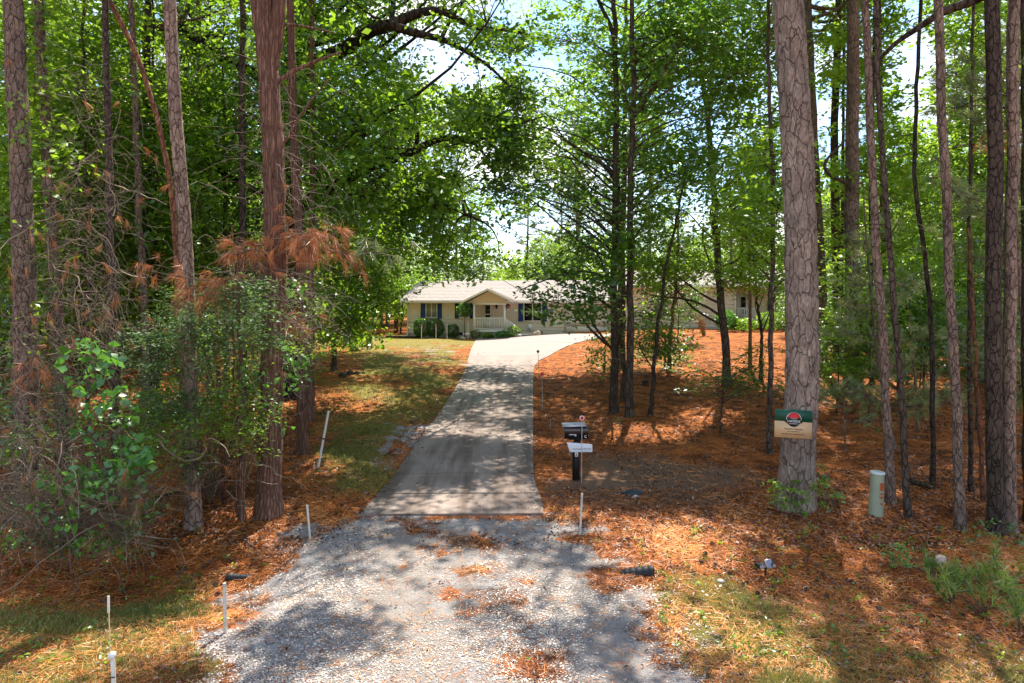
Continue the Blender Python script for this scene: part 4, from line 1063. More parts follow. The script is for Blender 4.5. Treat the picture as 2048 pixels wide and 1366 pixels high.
# young pines with needle tufts along the right edge
def young_pine(label, base, pix, wpx, H, whorls, spread, dens=14, L=.22, mat='pine_needle', d=None, nn=30):
    root, b, path, rad, tr = near_tree('young_pine', label, base, pix, wpx, 'dark_bark', H, rng, None, wob=.006, taper=.75)
    C = []; D = []; tw_ = []
    for z0, z1, n in whorls:
        for i in range(n):
            z = b[2] + rng.uniform(z0, z1)
            a = np.array([np.interp(z, path[:, 2], path[:, 0]), np.interp(z, path[:, 2], path[:, 1]), z])
            th = rng.uniform(0, 2 * pi); ll = spread * rng.uniform(.5, 1.15)
            e = a + np.array([cos(th) * ll, sin(th) * ll, rng.uniform(.0, .45) * ll])
            P = curve_pts(a, e, 8, rng, .06, -.05); tr.tube(P, np.linspace(.014, .006, 8), 4, cap=False)
            for k in range(dens):
                s = P[rng.integers(3, 8)]; v = rng.normal(0, .14, 3); q = s + v
                tw_.append([s, q]); C.append(q)
                w_ = (e - a) / ll + v * 3 + np.array([0, 0, .25]); D.append(w_ / np.linalg.norm(w_))
    tr.tubes(np.array(tw_), np.array([[.005, .004]])); finish(tr, root, b, 'pine_bark')
    m = MB(); tufts(m, np.array(C), np.array(D), nn, L * 1.1, .012, rng, spread=.6, droop=.12); m.build('crown', MATS[mat], root, b)
    return root
young_pine('young pine with green needle fans in front of the shaggy-barked trunk', (1790, 900), [(1752, 700), (1740, 560), (1730, 440)], 9, 6.4, [(2.4, 5.6, 16), (.9, 1.8, 7)], 1.25, 13)
young_pine('young pine spreading long needles at the upper right edge', (2060, 1000), [(2048, 700), (2030, 400), (2020, 200)], 10, 8.5, [(4.0, 8.0, 20), (2.0, 3.4, 7)], 1.4, 14, .27)
young_pine('young pine with low boughs at the right edge beside the dark pair', (2075, 930), [(2060, 760), (2050, 640)], 8, 4.0, [(1.6, 3.6, 11)], .95, 12)
young_pine('wispy young pine low behind the green pedestal', (1836, 860), [(1830, 760), (1824, 690)], 6, 3.2, [(.5, 2.6, 11)], 1.1, 9)
young_pine('wispy young pine reaching up left of the biggest pine sign', (1690, 905), [(1690, 860), (1688, 820)], 4, 1.6, [(.6, 1.5, 6)], .75, 8, .2)
young_pine('soft green young pine over the roof on the right', (1500, 740), [(1500, 600), (1498, 450), (1500, 320)], 8, 8.5, [(3.5, 8.2, 16)], 1.3, 11, .25)
tangle('fallen_branches', 'thin fallen branches lying on the slope behind the pedestal', (1850, 985), [(1800, 950, 1900, 990, 13, 15, 14, .9, .012, .1), (1600, 840, 1760, 900, 15, 18, 10, .8, .008, .1)], 'twig', 'branches')
bough('dead_pine_bough', 'rusty needle tuft on a pine branch at the upper right', (1990, 275), [([(2000, 262), (1990, 275), (1986, 290)], 0)], 9, 'dead_needle', 'dead bough', .22, 12.6)

# green seedlings by the biggest pine and at lower right
def seedling(base, h, n, L, lab, mat='seedling_needle', spread=.16):
    b = G(*base); root = empty('pine_seedling', b); tag(root, lab, 'seedling', 'pine seedlings at the lower right')
    st = MB(); C = []; D = []
    for i in range(n + 2):
        e = b + np.array([rng.normal(0, spread), rng.normal(0, spread), h * rng.uniform(.3, 1.1)])
        P = curve_pts(b + np.append(rng.normal(0, .03, 2), -.02), e, 6, rng, .05); st.tube(P, np.linspace(.008, .004, 6), 4, cap=False)
        for k in range(3):
            C.append(P[5 - k]); D.append([0, 0, 1] if k == 0 else [rng.normal(0, .5), rng.normal(0, .5), .7])
    st.build('stem', MATS['twig'], root, b)
    D = np.array(D, float); D /= np.linalg.norm(D, axis=1, keepdims=True)
    m = MB(); tufts(m, np.array(C), D, 18, L * 1.1, .012, rng, spread=.6, droop=.15); m.build('needles', MATS[mat], root, b)
for base, h, n, L, lab, mat in (
    ((1965, 1228), .55, 7, .17, 'tallest bright green pine seedling at lower right', 'seedling_needle'),
    ((1905, 1205), .42, 5, .15, 'bright green pine seedling left of the tallest one at lower right', 'seedling_needle'),
    ((2025, 1215), .48, 6, .16, 'dense green pine seedling at the right edge below the dark pair', 'seedling_needle'),
    ((1992, 1180), .55, 5, .16, 'slender pine seedling behind the tallest one at lower right', 'seedling_needle'),
    ((1990, 1222), .30, 4, .13, 'rust-red dying pine seedling at lower right', 'dead_needle'),
    ((1925, 1170), .30, 4, .14, 'pine seedling beside the tan rock at lower right', 'seedling_needle'),
    ((1855, 1150), .22, 4, .12, 'leftmost small pine seedling of the lower right row', 'seedling_needle'),
    ((2045, 1260), .35, 4, .15, 'pine seedling cut by the lower right edge', 'seedling_needle')):
    seedling(base, h, n, L, lab, mat)
def herb(lab, base, rects_, L, leaf='forest_leaf', nl=12, name='small_plant', stems=6, r=(.06, .13)):
    return shrub(name, lab, base, rects_, nl, L, .55, leaf, 'plant', r=r, stems=stems, sr=.004)
herb('pale-leaved little plant left of the seedlings at lower right', (1795, 1140), [(1772, 1092, 1830, 1128, 9.2, 9.7, 16)], .055, 'bright_leaf', 8)
herb('grassy green clump at the foot of the biggest pine', (1600, 1045), [(1540, 960, 1660, 1040, 11.2, 11.9, 60)], .07, 'forest_leaf', 10)
herb('pale sprouting plant right of the biggest pine foot', (1668, 1030), [(1640, 980, 1690, 1025, 11.6, 12.4, 14), (1628, 930, 1650, 960, 12, 12.6, 6)], .07, 'bright_leaf', 8)
herb('low green weed in front of the biggest pine', (1592, 1078), [(1560, 1050, 1630, 1080, 10.6, 11.1, 16)], .06, 'forest_leaf', 8)
herb('low dark weeds at the foot of the right-edge pair', (1985, 1095), [(1930, 1040, 2048, 1100, 10.2, 11.2, 40)], .06, 'dark_leaf', 10)
herb('green weed patch behind the slim pines on the right', (1810, 790), [(1790, 700, 1830, 770, 22, 26, 16)], .12, 'forest_leaf', 10, r=(.15, .3))
herb('small green weed on the bare soil behind the mailbox', (1235, 858), [(1228, 836, 1244, 852, 16, 16.5, 5)], .05, 'bright_leaf', 6)

# ------------------------------------------------------------------ background trees (shared meshes)
def make_bg(kind, seed):
    g = np.random.default_rng(seed); t = MB(); c = MB()
    if kind == 'broad':
        H = 15; path = smooth_path([(0, 0, -.3), (g.normal(0, .2), g.normal(0, .2), 5), (g.normal(0, .6), g.normal(0, .6), 10), (g.normal(0, .8), g.normal(0, .8), H)], 16)
        rad = np.linspace(.19, .04, 16); t.tube(path, rad, 8)
        n = 260; v = g.normal(0, 1, (n, 3)); v /= np.linalg.norm(v, axis=1, keepdims=True); v *= g.uniform(.35, 1, (n, 1)) ** .5
        C = np.array([0, 0, 9.2]) + v * np.array([3.9, 3.9, 6.6]); C = C[C[:, 2] > 2.2]
        # clumpy: pull towards a few centres
        K = C[g.integers(0, len(C), 26)]; j = ((C[:, None] - K[None]) ** 2).sum(-1).argmin(1); C = C * .72 + K[j] * .28
        limbs_to(t, path, rad, C, g, 18)
        spray(c, C, g.uniform(.5, 1.0, len(C)), 24, .25, .55, g, flat=.45, up=.55)
        return hidden_mesh(t, 'trunk', 'grey_bark'), hidden_mesh(c, 'crown', 'forest_leaf')
    if kind == 'under':
        H = 6; path = smooth_path([(0, 0, -.2), (g.normal(0, .2), g.normal(0, .2), 2.5), (g.normal(0, .5), g.normal(0, .5), H)], 12)
        rad = np.linspace(.06, .015, 12); t.tube(path, rad, 6)
        n = 120; v = g.normal(0, 1, (n, 3)); v /= np.linalg.norm(v, axis=1, keepdims=True); v *= g.uniform(.3, 1, (n, 1)) ** .5
        C = np.array([0, 0, 3.6]) + v * np.array([2.3, 2.3, 2.7]); C = C[C[:, 2] > .8]
        limbs_to(t, path, rad, C, g, 10)
        spray(c, C, g.uniform(.4, .75, len(C)), 34, .2, .55, g, flat=.3, up=.7)
        return hidden_mesh(t, 'trunk', 'grey_bark'), hidden_mesh(c, 'crown', 'dark_leaf' if seed % 2 else 'forest_leaf')
    if kind == 'pine':
        H = 24; path = smooth_path([(0, 0, -.3), (g.normal(0, .2), g.normal(0, .2), 8), (g.normal(0, .3), g.normal(0, .3), 16), (0, 0, H)], 18)
        rad = np.linspace(.23, .06, 18); t.tube(path, rad, 9)
        cc, br = pine_crown_mesh(seed, 10, 24.5, 3.3, 560, 20, .42, .028, 'far_needle', 'pine')
        t.v += [np.concatenate(br.v)]; off = t.n
        for q, s_ in zip(br.q, br.qt): t.q.append(q + off); t.qt.append(s_)
        t.n += br.n
        return hidden_mesh(t, 'trunk', 'pine_bark'), hidden_mesh(cc, 'crown', 'far_needle')
BG = {k: [make_bg(k, s) for s in ss] for k, ss in (('broad', (31, 32, 33, 34)), ('under', (41, 42, 43)), ('pine', (51, 52, 53)))}
LABELS = {'broad': ('background_tree', 'tree', {'left': 'leafy green tree in the deep woods left of the house and lawn', 'back': 'leafy green tree standing beyond the roof of the house', 'right': 'leafy green tree in the woods on the right beyond the slim pines'}),
          'under': ('undergrowth_tree', 'tree', {'left': 'low leafy undergrowth tree in the left woods', 'back': 'low leafy undergrowth tree behind the house', 'right': 'low leafy undergrowth tree in the right woods'}),
          'pine': ('background_pine', 'tree', {'left': 'tall pine standing in the woods left of the house', 'back': 'tall sparse pine rising beyond the roof of the house', 'right': 'tall pine far back in the woods on the right'})}
def plant_bg(kind, zone, x, y, s):
    nm, cat, labs = LABELS[kind]
    t, c = BG[kind][rng.integers(0, len(BG[kind]))]
    root = empty(nm, (x, y, float(zg(x, y)) - .05), rng.uniform(0, 6.28)); root.scale = (s, s, s * rng.uniform(.9, 1.1))
    tag(root, labs[zone], cat, {'left': 'woods left of the house', 'back': 'trees beyond the house', 'right': 'woods on the right'}[zone] + ': ' + {'broad': 'leafy trees', 'under': 'low trees', 'pine': 'pines'}[kind])
    for nme, me in (('trunk', t), ('crown', c)):
        o = bpy.data.objects.new(nme, me); COL.objects.link(o); o.parent = root
def scatter(kind, zone, n, x0, x1, y0, y1, ok, s0, s1, mind):
    pts = []
    for _ in range(n * 30):
        if len(pts) >= n: break
        x, y = rng.uniform(x0, x1), rng.uniform(y0, y1)
        if not ok(x, y): continue
        if any((x - a) ** 2 + (y - b) ** 2 < mind ** 2 for a, b in pts): continue
        pts.append((x, y)); plant_bg(kind, zone, x, y, rng.uniform(s0, s1))
def pxl(x, y): return 1024 + F * x / y
left = lambda x, y: x < -7.5 - (y - 14) * .24 and y > 17 and not (pxl(x, y) > 560 and y < 60)
scatter('broad', 'left', 46, -42, -8, 22, 66, left, .8, 1.15, 3.4)
scatter('under', 'left', 34, -30, -8, 18, 50, left, .7, 1.1, 2.4)
scatter('pine', 'left', 9, -34, -15, 34, 70, left, .8, 1.1, 4)
lb = lambda x, y: pxl(x, y) > 600 and pxl(x, y) < 800
scatter('pine', 'left', 7, -26, -9, 56, 74, lb, .7, 1.0, 3)
scatter('under', 'left', 22, -26, -9, 56, 80, lb, .9, 1.4, 2.5)
scatter('broad', 'left', 7, -30, -12, 72, 100, lb, .8, 1.1, 4)
back = lambda x, y: 800 < pxl(x, y) < 1560
scatter('pine', 'back', 13, -14, 34, 70, 98, back, .75, 1.0, 5)
scatter('broad', 'back', 16, -16, 36, 74, 110, back, .6, .9, 5)
scatter('under', 'back', 14, -16, 40, 66, 90, back, .9, 1.4, 3.5)
right = lambda x, y: pxl(x, y) > 1600 and not (y > 38 and y < 64 and x < 27) and not (y < 34 and x < 12)
scatter('broad', 'right', 26, 14, 60, 42, 90, right, .75, 1.1, 4.5)
scatter('pine', 'right', 16, 12, 56, 36, 80, right, .75, 1.0, 4)
scatter('under', 'right', 22, 14, 50, 36, 80, right, .7, 1.2, 3)
scatter('under', 'right', 5, 14, 24, 22, 36, lambda x, y: pxl(x, y) > 1900, .6, .9, 3)
scatter('under', 'right', 44, 7, 26, 20, 42, lambda x, y: pxl(x, y) > 1330 and (pxl(x, y) > 1660 or (y > 30 and not 1370 < pxl(x, y) < 1600)), .3, .7, 1.4)
scatter('broad', 'right', 8, 22, 44, 44, 62, lambda x, y: pxl(x, y) > 1640, .7, 1.0, 4)
# far wood that reads as one mass
m = MB(); n = 5200
th = rng.uniform(-1.15, 1.15, n); R_ = rng.uniform(105, 150, n)
C = np.stack([np.sin(th) * R_, np.cos(th) * R_, np.zeros(n)], -1)
C[:, 2] = zg(C[:, 0], C[:, 1]) + rng.uniform(0, 1, n) ** 1.2 * (9 + 4 * np.sin(th * 9) + 3 * np.sin(th * 23))
spray(m, C, rng.uniform(1.6, 2.8, n), 14, .9, .6, rng, flat=.7, up=.4)
o = m.build('far_woods', MATS['forest_leaf']); tag(o, 'far green wood closing the view behind everything', 'woods', kind='stuff')

# ------------------------------------------------------------------ house
simple('siding', (.74, .64, .53), .7, var=.05, scale=2, spec=.3)
simple('trim_white', (.78, .72, .64), .6, var=.04)
simple('porch_white', (.80, .80, .80), .5, var=.03)
simple('roof_shingle', (.33, .285, .25), .9, var=.16, scale=5, bump=.3)
simple('foundation', (.42, .36, .32), .9, var=.1, scale=3)
simple('shutter_blue', (.012, .055, .21), .5, var=.08)
simple('shutter_blue_dark', (.01, .03, .10), .5, var=.08)  # darker tone of the shutter blue
simple('pane_dark', (.012, .013, .015), .08, var=.1, spec=.6)
simple('pane_curtain', (.30, .31, .24), .12, var=.15, scale=1.5, spec=.6)
simple('gable_tan', (.62, .46, .29), .7, var=.04)
simple('lamp_black', (.015, .014, .013), .5)
simple('vent_dark', (.03, .03, .03), .7)
HO = np.array([-7.96, 52.0, 0.0]); HA = radians(11); HC, HS = cos(HA), sin(HA)
def hu(px, v=0.0):
    t = (px - 1024) / F
    return (t * (HO[1] + v * HC) - HO[0] - v * HS) / (HC + t * HS)
def hz(py, u, v=0.0):
    return ZC - (py - HOR) / F * (HO[1] - u * HS + v * HC)
def siding(mb, u0, u1, z0, z1, v, lap=.26):
    n = int((z1 - z0) / lap) + 1
    for i in range(n):
        a = z0 + i * lap; c = min(z1, a + lap)
        if c - a < .02: break
        mb.add([(u0, v - .022, a), (u1, v - .022, a), (u1, v + .03, c), (u0, v + .03, c)], [(0, 1, 2, 3)])
        mb.add([(u0, v - .022, a), (u1, v - .022, a), (u1, v + .032, a), (u0, v + .032, a)], [(0, 3, 2, 1)])
house = empty('ranch_house', HO, -HA)
tag(house, 'long beige ranch house with white trim and blue shutters at the end of the driveway', 'house')
def hb(mb, name, mat, parent=house, **k): return mb.build(name, MATS[mat], parent, **k)

UL, UM, UR = 0.0, 16.2, 29.6          # left unit, step, right end
ZL = 3.66; RL = 5.36; ZR = 4.72; RR = 5.98
zb = lambda u: .92 + .028 * min(u, 18)
V0R = -.7                            # right garage front stands forward
uw = hu(1471, V0R)
m = MB()
siding(m, UL, UM, 1.32, ZL, 0.0); m.box(UL + .05, UM - .02, .04, 8.5, 1.0, ZL - .02)
siding(m, UM + .02, uw, 1.95, ZR - .02, V0R); m.box(UM + .05, uw - .03, V0R + .04, 8.5, 1.0, ZR - .05)
siding(m, uw, UR, 1.95, ZR - .08, .55); m.box(uw, UR, .59, 8.5, 1.0, ZR - .1)
hb(m, 'wall', 'siding')
m = MB(); m.box(UL + .03, UM - .04, -.012, .5, .4, 1.317); m.box(UM + .04, uw - .05, V0R - .012, V0R + .4, .6, 1.947); m.box(uw, UR - .05, .535, 1, .6, 1.947)
hb(m, 'foundation', 'foundation')
m = MB()
for u, v, z0, z1 in ((UL - .03, -.03, 1.3, ZL - .06), (uw - .07, V0R - .03, 1.93, ZR - .08), (UM + .05, V0R - .03, 1.93, ZR - .08)):
    hb(MB().box(u, u + .12, v, v + .1, z0, z1), 'corner_trim', 'trim_white')
def roof(u0, u1, v0, ze, vr, zr, v1, ze2, th=.09):
    m = MB()
    for a, za, b_, zb_ in ((v0, ze, vr, zr), (vr, zr, v1, ze2)):
        n = 14; t = np.linspace(0, 1, n + 1)
        for i in range(n):                                  # shingle courses
            va, vb = a + (b_ - a) * t[i], a + (b_ - a) * t[i + 1]; zz, zy = za + (zb_ - za) * t[i], za + (zb_ - za) * t[i + 1]
            up_ = .012 if zb_ > za else 0
            m.add([(u0, va, zz + up_), (u1, va, zz + up_), (u1, vb, zy), (u0, vb, zy)], [(0, 1, 2, 3)])
            if up_: m.add([(u0, va, zz - .01), (u1, va, zz - .01), (u1, va, zz + up_), (u0, va, zz + up_)], [(0, 1, 2, 3)])
    for u in (u0, u1):
        m.add([(u, v0, ze), (u, vr, zr), (u, v1, ze2), (u, v1, ze2 - th), (u, vr, zr - th), (u, v0, ze - th)], [(0, 1, 4, 5), (1, 2, 3, 4)])
    m.add([(u0, v0, ze - th), (u1, v0, ze - th), (u1, vr, zr - th), (u0, vr, zr - th)], [(0, 3, 2, 1)])
    return m
rf = hb(roof(UL - .42, UM + .02, -.48, ZL + .10, 4.1, RL, 8.9, ZL + .1), 'roof', 'roof_shingle')
rr_ = hb(roof(UM + .03, UR + .4, V0R - .45, ZR + .12, 3.6, RR, 8.9, ZR), 'roof', 'roof_shingle')
m = MB(); m.box(UL - .42, UM - .0, -.50, -.44, ZL - .10, ZL + .075); m.box(UL - .40, UM - .02, -.43, -.03, ZL - .06, ZL - .02)
m.add([(UL - .44, -.48, ZL + .12), (UL - .44, 4.1, RL + .02), (UL - .44, 4.1, RL - .18), (UL - .44, -.48, ZL - .10)], [(0, 1, 2, 3)])
hb(m, 'fascia', 'trim_white', rf)
m = MB(); m.box(UM + .03, UR + .4, V0R - .47, V0R - .41, ZR - .10, ZR + .09); m.box(UM + .05, UR + .38, V0R - .40, V0R - .03, ZR - .06, ZR - .03)
m.box(uw + .02, UR + .3, V0R - .03, .53, ZR - .14, ZR - .12)
hb(m, 'fascia', 'trim_white', rr_)
m = MB(); m.tube([(-.12, -.46, ZL - .06), (-.1, -.42, ZL - .22), (.06, -.09, ZL - .5), (.06, -.08, 2), (.06, -.08, 1.25), (.02, -.2, 1.1), (-.55, -.75, .98)], .052, 8)
hb(m, 'downspout', 'trim_white', smooth=True)

def window(pl, pr, pt, pb, v, cols=2, rows=2, pane='pane_dark', parent=house):
    u0, u1 = hu(pl, v), hu(pr, v); um = (u0 + u1) / 2; z1, z0 = hz(pt, um, v), hz(pb, um, v)
    f = MB(); t = .085; y0, y1 = v - .065, v - .024
    f.box(u0 - t, u1 + t, y0, y1, z1, z1 + t); f.box(u0 - t - .03, u1 + t + .03, y0 - .03, y1, z0 - t, z0)
    f.box(u0 - t, u0, y0, y1, z0, z1); f.box(u1, u1 + t, y0, y1, z0, z1)
    for i in range(1, cols): x = u0 + (u1 - u0) * i / cols; f.box(x - .045, x + .045, y0 + .006, y1, z0, z1)
    for j in range(1, rows):
        z = z0 + (z1 - z0) * (j / rows)
        for i in range(cols):
            a = u0 + (u1 - u0) * i / cols + (.045 if i else 0); b = u0 + (u1 - u0) * (i + 1) / cols - (.045 if i < cols - 1 else 0)
            f.box(a, b, y0 + .012, y1, z - .025, z + .025)
    w = hb(f, 'window', 'trim_white', parent)
    p = MB(); p.box(u0 - .01, u1 + .01, v - .034, v - .029, z0 - .01, z1 + .01); hb(p, 'pane', pane, w)
    return u0, u1, z0, z1
def shutter(pl, pr, pt, pb, v, mat='shutter_blue'):
    u0, u1 = hu(pl, v), hu(pr, v); um = (u0 + u1) / 2; z1, z0 = hz(pt, um, v), hz(pb, um, v)
    m = MB(); e = .05; y0, y1 = v - .07, v - .024
    m.box(u0, u0 + e, y0, y1, z0, z1); m.box(u1 - e, u1, y0, y1, z0, z1)
    for z in (z0, (z0 + z1) / 2 - e / 2, z1 - e): m.box(u0 + e, u1 - e, y0 + .004, y1, z, z + e)
    n = max(6, int((z1 - z0) / .075))
    for i in range(n):
        z = z0 + e + (z1 - z0 - 2 * e) * i / n
        m.add([(u0 + e, y0 + .012, z), (u1 - e, y0 + .012, z), (u1 - e, y0 + .035, z + .07), (u0 + e, y0 + .035, z + .07)], [(0, 1, 2, 3)])
    hb(m, 'shutter', mat)
window(853.5, 873, 606.5, 634, 0, 2, 1, 'pane_curtain'); shutter(842, 851.2, 605.5, 637, 0); shutter(875.3, 884, 605.5, 637, 0)
window(921, 937, 606.5, 634, 0, 2, 1, 'pane_dark'); shutter(910, 918.6, 605.5, 637, 0, 'shutter_blue_dark'); shutter(939.6, 947, 605.5, 637, 0, 'shutter_blue_dark')
window(1049, 1082, 606.5, 641, 0, 2, 2); shutter(1037, 1046.6, 605, 643, 0); shutter(1084.8, 1094, 605, 643, 0)
window(1550, 1569, 603, 634, .55, 2, 2); shutter(1535, 1546, 602, 636, .55, 'shutter_blue_dark'); shutter(1572.5, 1581, 602, 636, .55)
def door(pl, pr, pt, pb, v, split, mat='trim_white'):
    u0, u1 = hu(pl, v), hu(pr, v); um = (u0 + u1) / 2; z1, z0 = hz(pt, um, v), hz(pb, um, v)
    m = MB(); t = .1
    m.box(u0 - t, u0, v - .09, v - .023, z0, z1); m.box(u1, u1 + t, v - .09, v - .023, z0, z1); m.box(u0 - t, u1 + t, v - .092, v - .023, z1, z1 + t)
    m.box(u0 + .005, u1 - .005, v - .06, v - .024, z0 + .01, z1 - .005)
    for z in np.linspace(z0 + .12, z0 + .8 * (z1 - z0) * split, 1): m.box(u0 + .14, u1 - .14, v - .068, v - .061, z, z + .42)
    d = hb(m, 'door', mat)
    p = MB(); h = z1 - z0
    p.box(u0 + .16, u1 - .16, v - .072, v - .062, z0 + h * .58, z1 - .16); p.box(u0 + .16, u1 - .16, v - .072, v - .062, z0 + h * .36, z0 + h * .54)
    hb(p, 'pane', 'pane_dark', d)
    k = MB(); k.tube([(u1 - .08, v - .14, z0 + 1.0), (u1 - .08, v - .062, z0 + 1.0)], .03, 8); hb(k, 'handle', 'lamp_black', d)
    return u0, u1, z0, z1
du0, du1, dz0, dz1 = door(967, 985, 606, 657, 0, 1)
door(1477, 1496, 589, 650, .55, 1)
def lamp(px, py, v):
    u = hu(px, v); z = hz(py, u, v)
    m = MB(); m.tube([(u, v - .14, z - .16), (u, v - .14, z - .1), (u, v - .14, z + .08), (u, v - .14, z + .15), (u, v - .14, z + .2)], [.03, .075, .095, .05, .01], 8); m.box(u - .05, u + .05, v - .14, v - .02, z + .02, z + .06)
    hb(m, 'wall_lamp', 'lamp_black')
lamp(993.8, 613.5, 0); lamp(1498, 594, .55)

# entry porch with its gable
VP = -1.65
pu0, pu1 = hu(947.8, VP), hu(1008.8, VP); pc = (pu0 + pu1) / 2; fz = hz(658.5, pc, 0) - .02
porch = hb(MB().box(pu0 - .08, pu1 + .1, VP - .05, -.03, fz - .12, fz), 'porch', 'porch_white')
m = MB(); m.box(pu0 - .02, pu1 + .04, VP + .03, -.03, .5, fz - .123); hb(m, 'porch_base', 'foundation', porch)
for u in (pu0, pu1):
    hb(MB().box(u - .06, u + .06, VP, VP + .12, fz, ZL - .18), 'post', 'porch_white', porch)
def rail(u0, v0, z0, u1, v1, z1, parent, n=15, h=.88):
    m = MB(); P0, P1 = np.array([u0, v0, z0]), np.array([u1, v1, z1])
    for zz, r in ((h, .045), (.10, .04)):
        m.tube([P0 + (0, 0, zz), P1 + (0, 0, zz)], r, 4)
    for i in range(n):
        q = P0 + (P1 - P0) * (i + .5) / n; m.box(q[0] - .02, q[0] + .02, q[1] - .02, q[1] + .02, q[2] + .1, q[2] + h)
    return hb(m, 'railing', 'porch_white', parent)
rail(pu0 + .06, VP + .06, fz, pu1 - .06, VP + .06, fz, porch, 17)
us = hu(1028, VP)
rail(pu1 + .08, VP + .06, fz - .05, us, VP + .06, fz - .45, porch, 6, .85)
hb(MB().box(us - .04, us + .06, VP, VP + .1, .9, fz + .45), 'newel_post', 'porch_white', porch)
m = MB()
for i in range(3): m.box(pu1 + .12 + i * .3, pu1 + .42 + i * .3, VP + .12, -.2, .7, fz - .15 - i * .17)
hb(m, 'steps', 'foundation', porch)
gu0, gu1 = hu(923.5, VP - .3), hu(1028, VP - .3); gc = (gu0 + gu1) / 2; gz = hz(577.5, gc, VP - .3); ge = ZL + .02
m = MB(); th = .14
for a, s_ in ((gu0, 1), (gu1, -1)):
    m.add([(a, VP - .32, ge), (gc, VP - .32, gz), (gc, 1.6, gz), (a, 1.6, ge), (a, VP - .32, ge - th * .4), (gc, VP - .32, gz - th * .4), (gc, 1.6, gz - th * .4), (a, 1.6, ge - th * .4)],
          [(0, 1, 2, 3), (4, 7, 6, 5), (0, 4, 5, 1), (0, 3, 7, 4)])
gr = hb(m, 'gable_roof', 'roof_shingle')
m = MB(); m.add([(pu0 - .1, VP + .02, ge - .12), (pu1 + .1, VP + .02, ge - .12), (pu1 + .1, VP + .02, ge + (gz - ge) * .16), (gc, VP + .02, gz - .16), (pu0 - .1, VP + .02, ge + (gz - ge) * .16)], [(0, 1, 2, 4)], [(2, 3, 4)])
hb(m, 'gable_face', 'gable_tan', gr)
m = MB()
for a in (gu0, gu1):
    m.add([(a, VP - .335, ge - .10), (gc, VP - .335, gz - .12), (gc, VP - .335, gz + .035), (a, VP - .335, ge + .035)], [(0, 1, 2, 3)])
m.box(pu0 - .1, pu1 + .1, VP - .02, VP + .14, ge - .22, ge - .1)
hb(m, 'gable_trim', 'trim_white', gr)
# garage door
g0, g1 = hu(1132, 0), hu(1226, 0)
m = MB(); gz0 = hz(665, g0, 0) - .1; gz1 = hz(606, g0, 0)
m.box(g0 - .1, g0, -.07, -.022, gz0, gz1 + .1); m.box(g1, g1 + .1, -.07, -.022, gz0, gz1 + .1); m.box(g0, g1, -.07, -.022, gz1, gz1 + .1)
for i in range(4):
    z = gz0 + (gz1 - gz0) * i / 4
    m.box(g0 + .005, g1 - .005, -.05, -.023, z + .008, z + (gz1 - gz0) / 4 - .008)
hb(m, 'garage_door', 'trim_white')
# small porch rail of the right unit and crawl space vents
rb = hz(641, hu(1490, -.3), -.3)
rail(hu(1474, -.55), -.45, rb, hu(1519, -.45), -.35, rb, house, 13, .8)
hb(MB().box(hu(1474, -.5), hu(1522, -.5), -.5, .53, rb - .15, rb - .02), 'porch_floor', 'foundation')
for a, b_, p in ((846, 856, 668), (917, 926, 667)):
    m = MB(); u0, u1 = hu(a), hu(b_); z = hz(p, u0); m.box(u0, u1, -.03, -.014, z - .09, z + .09); hb(m, 'crawl_vent', 'vent_dark')
m = MB(); u = hu(1056.5); z0, z1 = hz(661, u), hz(648, u); u1 = hu(1063.5); m.box(u, u1, -.12, -.025, z0, z1); q = hb(m, 'meter_box', 'porch_white')
m = MB(); m.box(u + .05, u1 - .05, -.126, -.121, z0 + .28 * (z1 - z0), z0 + .5 * (z1 - z0)); hb(m, 'label_plate', 'siding', q)

def hworld(u, v, z): return np.array([HO[0] + u * HC + v * HS, HO[1] - u * HS + v * HC, z])
# hanging round welcome plaque on the wall beside the porch
simple('plaque_pink', (.55, .12, .13), .7); simple('plaque_black', (.02, .02, .02), .7)
u = hu(1016); p0 = hworld(u, -.06, hz(614, u)); pl = empty('wall_plaque', p0, -HA); tag(pl, 'round black and pink plaque hanging on the wall right of the porch', 'plaque')
th = np.linspace(0, 2 * pi, 20, endpoint=False)
m = MB(); m.tube([(0, .02, .06), (0, -.01, .06)], .16, 18); m.build('disc', MATS['plaque_black'], pl)
m = MB(); m.tube([(.02, -.011, .02), (.02, -.02, .02)], .105, 14); m.build('bow', MATS['plaque_pink'], pl)
m = MB(); m.box(-.13, .13, -.006, .012, -.25, -.105); m.build('tag', MATS['porch_white'], pl)

# shrubs against the house
def round_bush(name, lab, px, py, wpx, hpx, d, leaf='dark_leaf', trunk=False, flat_top=.0, nl=1500, lobes=1, L=.10):
    b = np.array([(px - 1024) / F * d, d, 0.0]); b[2] = float(zg(b[0], b[1])); root = empty(name, b); tag(root, lab, 'bush')
    w = wpx / F * d / 2; h = hpx / F * d
    m = MB(); n = nl
    v = rng.normal(0, 1, (n, 3)); v /= np.linalg.norm(v, axis=1, keepdims=True)
    v *= (1 + .07 * np.sin(v[:, :1] * 9 + v[:, 2:] * 7)) * rng.uniform(.80, 1.02, (n, 1))
    z0 = .42 if trunk else .08
    z0 = .6 if trunk else z0
    hh = h * (1 - z0) / 2
    P = b + np.array([0, 0, h * z0 + hh]) + np.sign(v) * np.abs(v) ** (1 - flat_top) * np.array([w, min(w, 1.0), hh])
    leaf_quads(m, P, L * rng.uniform(.7, 1.2, n), .6, rng, up=.4)
    m.build('foliage', MATS[leaf], root, b)
    m = MB()
    for k in range(1 if trunk else 5):
        e = b + np.array([rng.normal(0, w * .35) if not trunk else 0, rng.normal(0, .1), h * .7])
        m.tube(curve_pts(b + np.array([0, 0, -.1]), e, 7, rng, .03), np.linspace(.05, .02, 7), 5)
    m.build('stems', MATS['twig'], root, b)
